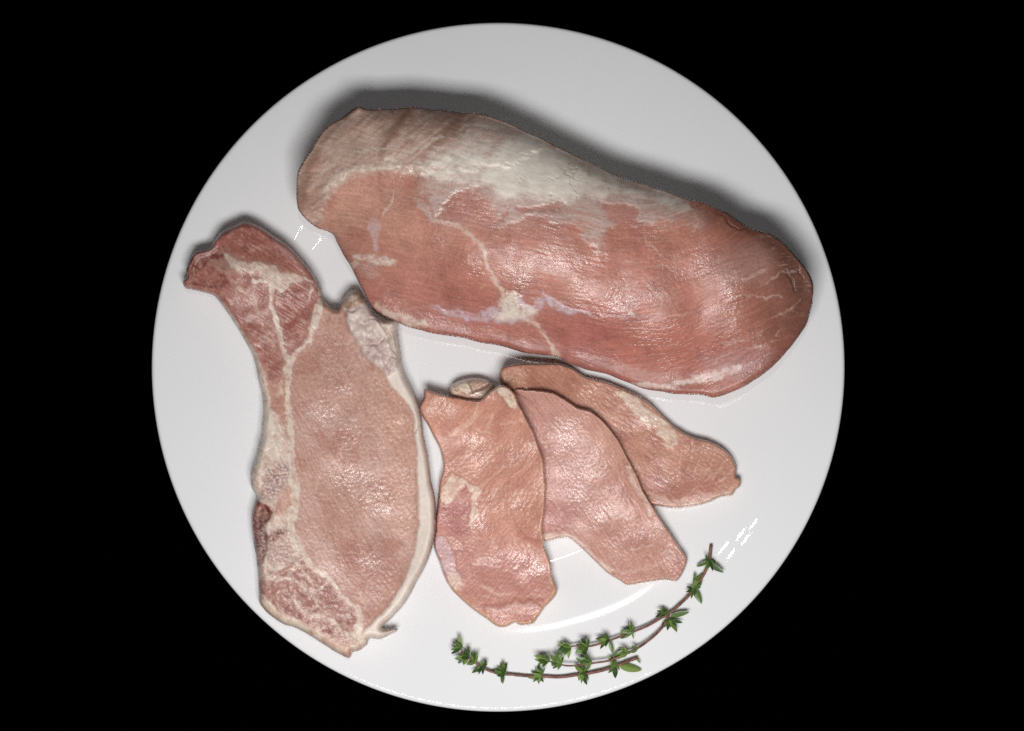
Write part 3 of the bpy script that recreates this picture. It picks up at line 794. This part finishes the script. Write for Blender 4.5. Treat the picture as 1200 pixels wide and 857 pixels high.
CUT3 = [(585,439),(588,430.4),(596,427.5),(612.5,426),(637.5,425.5),(657.5,426.5),(672.5,432.5),(687.5,441.5),(710,447.5),(730,455),(742.5,461),(760,471),(775,485),(787.5,497),(802.5,507.5),(817.5,514),(832.5,517.5),(847.5,525),(857.5,535),(863.8,548.8),(862.5,559),(868,561),(868,570),(862,574),(858.8,580),(845,582.5),(830,588.8),(812.5,593.8),(795,595.5),(775,593.8),(748,586),(720,552),(692,520),(652,490),(612,466),(590,450)]
CUT2 = [(600,458),(607.5,456),(630,457.5),(647.5,460),(662.5,468.3),(677.5,477),(690,480.5),(702.5,489),(715,502),(725,515),(732.5,530),(742.5,548.8),(752.5,570),(763,590),(773,606),(783,620),(796,640),(805.3,654),(801.8,668),(793.7,680.8),(782,679.7),(758.7,682),(735.3,686),(726,679.7),(712,671.5),(702.7,663.3),(688.7,649.3),(674.7,636.5),(667.7,631),(656,630.7),(637.3,635),(616,630),(596,600),(584,560),(576,520),(572,490),(580,468)]
CUT1 = [(497.5,455.6),(505.7,458.4),(522,463),(543,467.7),(561.7,469.5),(568.7,463),(578,455),(586,451),(596.7,454.5),(604.9,463),(607.5,473),(614.3,486.4),(624.8,505),(631.8,523.7),(637.6,541),(639.9,563.4),(639.5,585),(637.6,606.7),(636.4,620.7),(638.8,641.7),(645.8,660.4),(648.5,676.7),(653.2,690.7),(650.4,698.9),(641,709.4),(631.8,721),(623.6,732),(610.7,732.8),(603.7,730),(592,735),(582.7,734),(566.4,723.4),(557,716.4),(545.4,707),(533.7,695.4),(523.2,681.4),(515,660.4),(508.5,639.4),(510.4,618.4),(512.7,585),(515,565),(519,545),(515,526),(508,512),(501,498),(494,486.4),(491.7,474.7),(496.3,465.4)]
def slice_base(F, seed, c0, c1, c2):
    F.fill(c0)
    F.paint(sstep(-0.1, 0.5, F.n(48, 3, 1)), c1, 0.8)
    F.paint(sstep(0.0, 0.5, F.n(34, 3, 2)), c2, 0.7)
    F.uneven(); F.sat = 0.82; F.gain = 0.99
    f1 = F.fib(22, 3.0, 3, 1)
    F.shade(1 + 0.07 * f1 + 0.08 * F.n(3.2, 2, 4))
    ln = sstep(0.035, 0.0, abs(F.fib(46, 11, 2, 5))) * sstep(0.05, 0.4, F.n(26, 2, 8))
    F.paint(ln, (228, 182, 160), 0.55)
    F.paint(sstep(0.4, 0.7, F.n(4.5, 2, 9)), (222, 180, 164), 0.35)
    g1 = F.n(3.8, 2, 42)
    F.h = 0.00032 * F.n(50, 2, 50) + 0.00007 * f1 + 0.00009 * g1 + 0.0001 * ln
    F.wet = np.clip(0.5 + 1.4 * F.n(34, 3, 40), 0.05, 1.4)
    F.paint(sstep(3.5, 0, F.d), (226, 184, 150), 0.5)  # cut edge painted paler, for light coming through the thin rim
GROUP = 'thin raw pork cutlets fanned out on the plate'

def build_cut3():
    F = Field(CUT3, 1.0, 0.7, 500); F.set_axis(36)
    slice_base(F, 0, (192, 130, 104), (204, 140, 116), (178, 110, 92))
    X, Y = F.X, F.Y
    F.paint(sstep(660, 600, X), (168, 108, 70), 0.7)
    F.paint(F.area([(740,565),(775,560),(830,575),(845,582),(800,590),(760,585)], 8), (172, 100, 88), 0.6)
    F.paint(F.area([(752,556),(776,552),(784,566),(770,578),(756,574)], 5), (196, 136, 128), 0.6)
    patch = F.area([(722,461),(737,461),(752,472),(770,485),(787,497),(794,508),(790,527),(777,517),(767,502),(741,487),(735,476),(728,468)], 5)
    patch = F.ragged(patch, 0.6, 0.25, 0.85, 20, 5, 6)
    F.paint(patch, (226, 204, 180), 0.8)
    F.paint(patch * F.area([(735,466),(765,482),(770,500),(745,488)], 6), (204, 176, 162), 0.6)
    F.paint(F.stroke([(722,461),(730,463),(738,464)], [3, 5, 3], 1.2), (234, 214, 184), 0.8)
    rays = np.maximum.reduce([F.stroke(p, 1.6, 1.0, 0.5) for p in ([(824,560),(832,545),(838,522)], [(816,552),(820,535),(826,520)], [(806,548),(810,530),(812,516)],
        [(834,562),(846,546),(852,534)], [(840,566),(852,556),(860,550)], [(796,546),(798,530),(800,516)], [(826,564),(836,556),(848,540)])])
    F.paint(rays * np.clip(0.7 + F.n(9, 2, 66), 0, 1), (228, 188, 166), 0.5)
    F.paint(sstep(10, 2, F.d) * sstep(760, 800, X) * sstep(560, 575, Y), (222, 182, 158), 0.75)
    F.paint(sstep(6, 1, F.d) * sstep(820, 850, X), (176, 124, 76), 0.5)
    tip = F.stroke([(764,584),(790,588),(815,584),(832,578)], [4, 8, 6, 3], 2)
    F.paint(tip, (226, 188, 172), 0.6)
    F.h = F.h + 0.0003 * patch + 0.0015 * sstep(690, 610, X) * 0 + 0.00018 * rays
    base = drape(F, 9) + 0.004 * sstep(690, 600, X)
    hid = np.clip(2 * F.area(CUT2, 26, 0) - 1, 0, 1)
    zt, zb = slab(F, (1 - 0.88 * hid) * (0.0062 + 0.004 * sstep(690, 620, X)) * (1 + 0.10 * F.n(40, 2, 130)), 3, 7, 0.55, base)
    zt = np.maximum(zt + F.h * sstep(0, 3, F.d), zb)
    F.lab[patch > 0.5] = 1
    stack_add(F, zt)
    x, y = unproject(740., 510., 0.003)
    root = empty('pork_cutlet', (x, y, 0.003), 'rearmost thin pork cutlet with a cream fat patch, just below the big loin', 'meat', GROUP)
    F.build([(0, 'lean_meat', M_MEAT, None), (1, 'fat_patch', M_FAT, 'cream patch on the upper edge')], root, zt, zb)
build_cut3()

def build_cut2():
    F = Field(CUT2, 1.0, 0.7, 600); F.set_axis(56)
    slice_base(F, 0, (200, 142, 124), (208, 150, 134), (188, 124, 112))
    X, Y = F.X, F.Y
    F.paint(F.area([(620,470),(660,490),(690,560),(680,620),(640,600),(630,540)], 25), (204, 152, 144), 0.6)
    F.paint(F.area([(700,480),(730,530),(745,560),(730,570),(705,530)], 10), (204, 148, 118), 0.5)
    F.paint(F.area([(742,640),(770,630),(800,650),(795,675),(760,678)], 12), (186, 128, 106), 0.6)
    F.paint(F.area([(640,590),(670,600),(668,625),(640,622)], 8), (184, 112, 108), 0.6)
    edge = np.maximum.reduce([F.stroke([(735,547),(741,562),(748,572),(756,586),(763,604)], [3, 5, 4, 6, 4], 1.5, 0.6),
                              F.stroke([(637,630),(652,628),(668,629),(684,643),(700,658),(712,668)], [8, 9, 7, 8, 8, 5], 2, 0.5)])
    F.paint(edge, (228, 194, 178), 0.85)
    ls = np.maximum.reduce([F.stroke(p, 1.8, 1.1) for p in ([(612,482),(622,492),(634,512),(645,530)], [(716,655),(730,650),(748,642),(765,640)], [(718,668),(732,672),(756,664),(776,660),(792,654)],
        [(716,622),(720,610),(730,604),(738,612)], [(694,552),(702,560),(698,580)], [(655,560),(648,580),(660,604)], [(690,540),(686,560),(680,586)])])
    F.paint(ls, (228, 190, 174), 0.6)
    F.paint(sstep(5, 1, F.d) * sstep(690, 700, X), (200, 150, 112), 0.5)
    F.wet = F.wet + 0.35 * F.area([(640,500),(680,520),(690,580),(660,590),(640,540)], 18)
    base = drape(F, 9)
    F.h = F.h + 0.00025 * edge + 0.00006 * F.n(3.3, 2, 77)
    zt, zb = slab(F, 0.0064 * (1 + 0.10 * F.n(40, 2, 130)) * (0.25 + 0.75 * sstep(575, 650, X)), 3, 7, 0.55, base)
    zt = np.maximum(zt + F.h * sstep(0, 3, F.d), zb)
    F.lab[edge > 0.5] = 1
    stack_add(F, zt)
    x, y = unproject(700., 570., 0.003)
    root = empty('pork_cutlet', (x, y, 0.003), 'middle of the three thin pork cutlets, lying between its two neighbours', 'meat', GROUP)
    F.build([(0, 'lean_meat', M_MEAT, None), (1, 'fat_edge', M_FAT, 'thin pale fat along both long edges')], root, zt, zb)
    # the curled end that pokes out behind the front cutlet
    G = Field([(526,458),(530,450),(541,445),(556,443),(570,445),(580,452),(586,462),(584,472),(566,478),(548,474),(534,470),(528,464)], 0.6, 0.4, 640); G.set_axis(-25)
    G.fill((220, 180, 160)); G.shade(1 + 0.2 * G.fib(14, 3, 3, 1) + 0.1 * G.n(3, 2, 3))
    fat = np.maximum(G.area([(534,453),(543,446),(552,452),(553,461),(546,463),(538,459)], 1.2, 0.5), G.stroke([(528,452),(530,458),(534,462)], 4, 1, .5) * .8)
    G.paint(G.stroke([(552,462),(562,461),(572,456)], [3, 6, 4], 1.5, .5), (206, 180, 164), 0.7)
    G.paint(G.stroke([(552,460),(562,455),(574,451)], 1.6, 0.8, .4), (96, 64, 52), 0.8)
    G.paint(G.area([(530,462),(544,463),(546,470),(534,470)], 1.5), (196, 150, 120), 0.6)
    G.paint(fat, (236, 216, 188), 0.95)
    base = bilinear(STACK, G.X - 480, G.Y - 400); base = np.minimum(base, G.plate + 0.006) + 0.0004
    G.h = 0.0016 * fat - 0.0016 * G.stroke([(552,460),(562,455),(574,451)], 2.2, 1.2, .4) + 0.0004 * G.n(8, 2, 5)
    zt, zb = slab(G, 0.0105, 13, 9, 0.4, G.plate + 0.0006)
    zt = np.maximum(zt + G.h * sstep(0, 4, G.d), zb)
    G.lab[fat > 0.5] = 1
    ob = G.build([(0, 'curled_end', M_MEAT, 'curled tip poking out behind the front cutlet'), (1, 'fat_knob', M_FAT, 'round white knob of fat')], root, zt, zb)
    stack_add_small(G, zt)
def stack_add_small(G, zt):
    global STACK
    fx = (WX - G.X[0, 0]) / G.step; fy = (WY - G.Y[0, 0]) / G.step
    ok = (fx >= 0) & (fy >= 0) & (fx < G.X.shape[1] - 1) & (fy < G.X.shape[0] - 1)
    z = bilinear(np.where(G.sd > 0, zt, 0), fx.astype(float), fy.astype(float))
    STACK = np.where(ok & (WY > 462), np.maximum(STACK, z - 0.004), STACK)
build_cut2()

def build_cut1():
    F = Field(CUT1, 1.0, 0.7, 700); F.set_axis(-50)
    slice_base(F, 0, (202, 136, 112), (212, 146, 122), (190, 122, 104))
    X, Y = F.X, F.Y
    F.paint(sstep(600, 650, Y + 0.3 * (560 - X)), (192, 124, 114), 0.8)
    F.paint(F.area([(500,465),(545,470),(552,480),(540,500),(510,500)], 10), (196, 130, 100), 0.5)
    F.paint(F.area([(516,592),(536,582),(546,570),(550,600),(548,625),(530,630),(514,612)], 5), (178, 104, 104), 0.75)
    knob = F.area([(579,455),(587,451),(596,455),(602,465),(607,472),(603,479),(595,474),(588,466)], 1.3, 0.4)
    F.paint(F.stroke([(578,459),(568,464),(559,476),(554,490),(548,499),(536,505),(527,509)], [3, 2, 3, 3, 6, 6, 4], 1.6), (232, 186, 158), 0.75)
    ls = np.maximum.reduce([F.stroke(p, w, 1.1) for p, w in (([(592,497),(602,494),(613,494)], 2.4), ([(600,539),(610,532),(620,520)], 2.4), ([(570,500),(576,492),(580,486)], 2), ([(556,505),(570,506)], 1.8),
        ([(560,570),(575,562),(590,548)], 1.6), ([(600,560),(612,548),(622,542)], 1.4), ([(580,600),(600,580),(615,570)], 1.2), ([(540,540),(552,530),(560,520)], 1.2),
        ([(564,688),(580,693),(604,695)], 3), ([(556,662),(570,655),(585,655)], 2), ([(620,640),(610,652),(605,668)], 1.6))])
    F.paint(ls, (234, 190, 166), 0.6)
    patch = np.maximum(F.area([(526,553),(534,556),(542,563),(537,577),(524,592),(516,586),(518,572)], 1.8), F.stroke([(541,561),(552,570),(558,576),(554,590),(557,602),(553,616)], [4, 7, 9, 6, 8, 3], 2))
    patch = F.ragged(patch, 0.5, 0.25, 0.85, 14, 4, 7)
    F.paint(patch, (228, 202, 180), 0.85)
    mem = F.area([(510,626),(524,630),(531,646),(536,664),(544,684),(534,692),(522,676),(513,652)], 2.5)
    mem = F.ragged(mem, 0.4, 0.25, 0.85, 14, 4, 8)
    F.paint(mem, (202, 168, 172), 0.8)
    F.paint(F.area([(526,672),(540,676),(545,688),(534,692)], 3), (228, 196, 168), 0.7)
    F.paint(sstep(7, 1, F.d) * sstep(670, 690, Y), (206, 160, 104), 0.7)
    F.paint(sstep(8, 1, F.d) * sstep(600, 640, X) * sstep(560, 600, Y), (214, 158, 118), 0.55)
    F.paint(F.stroke([(573,714),(590,713),(610,711),(632,709)], [3, 5, 5, 3], 2), (220, 180, 164), 0.5)  # shine near the lower edge painted in as a pale streak
    F.paint(F.stroke([(516,582),(513,596),(512,606)], 2, 1, .3), (150, 70, 62), 0.6)
    F.paint(knob, (234, 216, 190), 0.95)
    base = drape(F, 13) + 0.005 * sstep(530, 460, Y)
    F.h = F.h + 0.0012 * knob + 0.0003 * patch + 0.0003 * mem + 0.0006 * F.stroke([(573,714),(610,711),(632,709)], 8, 4)
    F.wet = F.wet + 0.4 * F.area([(600,640),(640,660),(645,690),(620,690),(600,670)], 14) + 0.4 * mem
    zt, zb = slab(F, 0.0068 * (1 + 0.10 * F.n(40, 2, 130)), 3, 8, 0.55, base)
    zt = np.maximum(zt + F.h * sstep(0, 3, F.d), zb)
    F.lab[mem > 0.5] = 2
    F.lab[patch > 0.5] = 1; F.lab[knob > 0.5] = 3
    x, y = unproject(570., 590., 0.003)
    root = empty('pork_cutlet', (x, y, 0.003), 'front thin pork cutlet with a white fat knob on top, nearest the chop', 'meat', GROUP)
    F.build([(0, 'lean_meat', M_MEAT, None), (1, 'fat_patch', M_FAT, 'cream patch on the left side'), (3, 'fat_knob', M_FAT, 'white fat knob at the top'), (2, 'silver_skin', M_MEMB, 'lavender membrane on the left edge')], root, zt, zb)
build_cut1()

# ---------------------------------------------------------------- thyme
def leaf_material():
    m, N, L, P = mat_new('thyme_leaf')
    oi = N.new('ShaderNodeObjectInfo')
    geo = N.new('ShaderNodeNewGeometry')
    tc = N.new('ShaderNodeTexCoord')
    n = N.new('ShaderNodeTexNoise'); n.inputs['Scale'].default_value = 900; n.inputs['Detail'].default_value = 2
    L.new(geo.outputs['Position'], n.inputs['Vector'])
    r = N.new('ShaderNodeValToRGB')
    e = r.color_ramp.elements
    e[0].position = 0.0; e[0].color = (0.016, 0.034, 0.012, 1)
    e[1].position = 1.0; e[1].color = (0.20, 0.29, 0.07, 1)
    x = r.color_ramp.elements.new(0.55); x.color = (0.065, 0.125, 0.028, 1)
    mx = N.new('ShaderNodeMath'); mx.operation = 'MULTIPLY_ADD'; mx.inputs[1].default_value = 0.35
    L.new(n.outputs['Fac'], mx.inputs[0])
    sc = N.new('ShaderNodeMath'); sc.operation = 'MULTIPLY_ADD'; sc.inputs[1].default_value = 0.95; sc.inputs[2].default_value = -0.08
    L.new(oi.outputs['Color'], sc.inputs[0]); L.new(sc.outputs[0], mx.inputs[2])
    L.new(mx.outputs[0], r.inputs['Fac'])
    L.new(r.outputs[0], P.inputs['Base Color'])
    b = N.new('ShaderNodeBump'); b.inputs['Strength'].default_value = 0.5; b.inputs['Distance'].default_value = 0.0002
    L.new(n.outputs['Fac'], b.inputs['Height']); L.new(b.outputs[0], P.inputs['Normal'])
    P.inputs['Roughness'].default_value = 0.42
    return m
def stem_material():
    m, N, L, P = mat_new('thyme_stem')
    geo = N.new('ShaderNodeNewGeometry')
    n = N.new('ShaderNodeTexNoise'); n.inputs['Scale'].default_value = 420; n.inputs['Detail'].default_value = 3
    L.new(geo.outputs['Position'], n.inputs['Vector'])
    r = N.new('ShaderNodeValToRGB')
    r.color_ramp.elements[0].position = 0.3; r.color_ramp.elements[0].color = (0.10, 0.030, 0.022, 1)
    r.color_ramp.elements[1].position = 0.72; r.color_ramp.elements[1].color = (0.26, 0.12, 0.075, 1)
    L.new(n.outputs['Fac'], r.inputs['Fac']); L.new(r.outputs[0], P.inputs['Base Color'])
    P.inputs['Roughness'].default_value = 0.55
    return m
M_LEAF, M_STEM = leaf_material(), stem_material()

def leaf_mesh(name, width, fold, curl):
    """a small pointed leaf along +X, unit length, edges rolled under, thin but closed"""
    n, m = 9, 5
    V = []; F = []
    for side in (1, -1):
        for i in range(n):
            t = i / (n - 1)
            w = width * (max(0.0, math.sin(math.pi * min(1, 0.06 + 0.94 * t ** 0.82))) ** 0.75) * 0.5 + 0.012
            if i == n - 1: w = 0.006
            for j in range(m):
                u = -1 + 2 * j / (m - 1)
                z = fold * w * abs(u) - 0.55 * w * u ** 4 - curl * t * t + side * 0.018 * (1 - abs(u) ** 3)
                V.append((t, u * w, z))
    o = n * m
    for i in range(n - 1):
        for j in range(m - 1):
            a = i * m + j; F.append((a, a + m, a + m + 1, a + 1)); F.append((o + a, o + a + 1, o + a + m + 1, o + a + m))
        for j, s in ((0, 1), (m - 1, -1)):
            a = i * m + j; q = (a, o + a, o + a + m, a + m); F.append(q if s > 0 else q[::-1])
    me = bpy.data.meshes.new(name); me.from_pydata(V, [], F); me.update()
    for p in me.polygons: p.use_smooth = True
    me.materials.append(M_LEAF)
    return me
LEAVES = [leaf_mesh('leaf', 0.34, 0.55, 0.10), leaf_mesh('leaf', 0.39, 0.35, 0.22), leaf_mesh('leaf', 0.26, 0.7, -0.06)]
WIDE = leaf_mesh('leaf', 0.40, 0.22, 0.12)

rnd = random.Random(5)
def stem_z(px, py, lift):
    return float(plate_under(np.float64(px), np.float64(py))) + lift
def tube(name, pts, lifts, radii, parent):
    n = len(pts)
    P2 = catmull(pts, 4.0, closed=False)
    cs = np.r_[0, np.cumsum(np.hypot(*np.diff(np.array(pts, float), axis=0).T))]; cq = np.r_[0, np.cumsum(np.hypot(*np.diff(P2, axis=0).T))]
    t = cq / cq[-1]; lf = np.interp(t, cs / cs[-1], lifts); rd = np.interp(t, cs / cs[-1], radii)
    P2 = P2 + 0.7 * np.stack([gnoise(cq / 22, cq * 0 + 1.5, 901), gnoise(cq / 22, cq * 0 + 4.5, 902)], 1)
    rd = 0.72 * rd * (1 + 0.14 * gnoise(cq / 6, cq * 0 + 2.2, 905))
    C = []
    for (px, py), l in zip(P2, lf):
        z = stem_z(px, py, l); x, y = unproject(px, py, z); C.append((x, y, z))
    C = np.array(C); V = []; F = []; S = 8
    T = np.gradient(C, axis=0); T /= np.linalg.norm(T, axis=1, keepdims=True)
    for c, tt, r in zip(C, T, rd):
        a = np.cross(tt, (0, 0, 1)); a /= np.linalg.norm(a); b = np.cross(tt, a)
        for k in range(S):
            th = 2 * math.pi * k / S; V.append(c + r * (a * math.cos(th) + b * math.sin(th)))
    for i in range(len(C) - 1):
        for k in range(S):
            F.append((i * S + k, i * S + (k + 1) % S, (i + 1) * S + (k + 1) % S, (i + 1) * S + k))
    F.append(tuple(range(S - 1, -1, -1))); F.append(tuple(range((len(C) - 1) * S, len(C) * S)))
    me = bpy.data.meshes.new(name); me.from_pydata([tuple(v) for v in V], [], F); me.update()
    for p in me.polygons: p.use_smooth = len(p.vertices) == 4
    me.materials.append(M_STEM)
    o = bpy.data.objects.new(name, me); scene.collection.objects.link(o)
    o.parent = parent; o.matrix_parent_inverse = Matrix.Translation(-Vector(parent.location))
    return o
def add_leaf(parent, px, py, ang, ln, lift, wide=False, pitch=None):
    z = stem_z(px, py, lift); x, y = unproject(px, py, z)
    me = WIDE if wide else rnd.choice(LEAVES)
    o = bpy.data.objects.new('leaf', me); scene.collection.objects.link(o)
    p = math.radians(rnd.uniform(-12, 32)) if pitch is None else math.radians(pitch)
    L = ln * K / max(0.75, math.cos(p))
    # keep the tip above the glaze
    tx, ty = px + ln * math.cos(math.radians(ang)), py - ln * math.sin(math.radians(ang))
    zt = z + L * math.sin(p); zm = stem_z(tx, ty, 0.0009)
    if zt < zm: p = math.asin(max(-0.9, min(0.9, (zm - z) / L)))
    rot = Matrix.Rotation(math.radians(ang), 4, 'Z') @ Matrix.Rotation(-p, 4, 'Y') @ Matrix.Rotation(math.radians(rnd.uniform(-50, 50)), 4, 'X')
    v = rnd.uniform(0.5, 0.95) if wide else rnd.uniform(0.05, 0.95)
    o.color = (v, v, v, 1)
    o.parent = parent; o.matrix_parent_inverse = Matrix.Translation(-Vector(parent.location))
    o.matrix_basis = Matrix.Translation((x, y, z)) @ rot @ Matrix.Diagonal((L, L * rnd.uniform(.9, 1.1), L, 1))
    return o
def node(parent, px, py, spec, lift=0.003, extra=3):
    for it in spec:
        a, ln = it[0], it[1]; wide = len(it) > 2
        add_leaf(parent, px + rnd.uniform(-1.5, 1.5), py + rnd.uniform(-1.5, 1.5), a + rnd.uniform(-5, 5), ln * rnd.uniform(.85, 1.1), lift + rnd.uniform(-.0006, .001), wide)
    for _ in range(extra + 6):      # tiny axillary leaves
        a = rnd.choice(spec)[0] + rnd.uniform(-35, 35)
        add_leaf(parent, px + rnd.uniform(-2, 2), py + rnd.uniform(-2, 2), a, rnd.uniform(5, 10), lift + 0.0006, pitch=rnd.uniform(20, 50))

HG = 'thyme sprigs on the plate rim'
x, y = unproject(660., 792., 0.008)
A = empty('thyme_sprig', (x, y, 0.007), 'long unbranched thyme sprig lying lowest on the plate rim', 'herb', HG)
tube('stem', [(537,757),(544,766),(552,773.5),(570,784.5),(585,790),(600,791),(622.5,792.3),(642,793.5),(660,793),(676.5,791),(689,789.5),(715,783),(733,776),(747.5,770.5)],
     [.004,.004,.0036,.003,.0026,.0024,.0022,.0022,.0024,.0026,.0028,.003,.003,.0026], [.0004,.0005,.0006,.0006,.00065,.0007,.0007,.00075,.0008,.0008,.0008,.0008,.00085,.0009], A)
node(A, 540, 759, [(98, 15), (155, 14), (178, 11), (205, 13), (120, 9), (230, 7)], .004, 2)
node(A, 548, 770, [(186, 15, 1), (92, 13), (210, 12), (150, 9)], .0036, 2)
node(A, 556, 775, [(100, 11), (72, 13), (200, 11)], .0035, 1)
node(A, 566, 783, [(60, 12), (205, 12), (235, 9), (120, 9), (30, 8)], .003, 2)
node(A, 590, 790, [(112, 15), (96, 17), (74, 12), (160, 12), (182, 15), (276, 12), (255, 10), (130, 12)], .0026, 2)
node(A, 634, 792, [(150, 13), (102, 14), (70, 12), (182, 17, 1), (218, 12), (280, 8), (125, 12)], .0024, 2)
node(A, 684, 788, [(148, 13), (105, 12), (62, 10), (262, 14), (278, 14), (300, 11), (245, 10)], .0028, 2)
node(A, 722, 780, [(135, 13), (160, 10), (216, 13), (274, 15), (312, 8), (100, 8), (250, 10)], .003, 1)
add_leaf(A, 726, 779.5, -9, 26, .003, True, 4); add_leaf(A, 746, 772, -50, 7, .003, False, 5)

x, y = unproject(784., 719., 0.008)
B = empty('thyme_sprig', (x, y, 0.007), 'forked thyme sprig with two leafy branches, its cut end pointing up at the right', 'herb', HG)
tube('stem', [(833.3,639),(831,657),(825,673),(813,691),(802,704),(784,718.6),(766,729.7),(746.4,738.5),(720,748.5),(693,757),(673,757),(660,759)],
     [.002,.0028,.003,.003,.003,.003,.0034,.0038,.0042,.0046,.0046,.0048], [.0009,.00085,.0008,.0008,.00078,.00075,.0007,.00065,.0006,.0006,.0005,.0004], B)
tube('side_branch', [(784,719.7),(777.5,733),(764,747.4),(744,761.8),(730,768),(717,773),(693,778),(664,780),(650,777),(638,773)],
     [.003,.003,.0036,.0046,.005,.0052,.0056,.0056,.0056,.0056], [.0007,.0007,.00068,.00066,.0006,.0006,.00055,.0005,.00045,.0004], B)
node(B, 830.5, 658, [(205, 15), (128, 9), (288, 12), (-33, 20), (2, 9), (250, 8)], .003, 0)
node(B, 814, 690, [(96, 19, 1), (70, 21, 1), (155, 11), (195, 12), (262, 11), (-66, 18), (225, 9), (20, 7)], .003, 2)
node(B, 782, 718, [(168, 15), (183, 14), (205, 12), (150, 10)], .0032, 1)
add_leaf(B, 786, 722, 14, 22, .003, False, 8)
node(B, 784, 727, [(-4, 15), (-55, 16), (272, 13), (238, 13), (-30, 10), (215, 10)], .003, 1)
node(B, 741, 740, [(110, 10), (175, 13), (195, 14, 1), (212, 15), (286, 10), (140, 11), (80, 7)], .004, 3)
node(B, 713, 750, [(175, 15), (160, 12), (200, 12), (222, 14), (190, 9), (140, 8)], .0044, 2)
add_leaf(B, 715, 753, -74, 13, .004, True, 0)
node(B, 688, 757, [(110, 10), (212, 16, 1), (140, 12), (165, 12), (85, 8), (235, 12), (260, 9)], .0046, 3)
node(B, 668, 758, [(150, 13), (176, 17), (195, 14), (230, 16, 1), (262, 13), (130, 11), (215, 12)], .0048, 3)
node(B, 736, 765, [(196, 19, 1), (160, 14), (208, 14), (180, 16, 1), (140, 10), (225, 9)], .005, 2)
add_leaf(B, 747, 761, 150, 8, .0048, True, 20); add_leaf(B, 740, 765, 20, 7, .0048, True, 25)
node(B, 691, 775, [(165, 16, 1), (178, 15, 1), (195, 15), (215, 13), (150, 10)], .0056, 2)
node(B, 657, 777, [(120, 12), (150, 14), (205, 14), (222, 12), (95, 9), (185, 12), (60, 8)], .0056, 3)
node(B, 643, 774, [(160, 18), (178, 17), (195, 16), (145, 12), (110, 9), (215, 10)], .0058, 2)
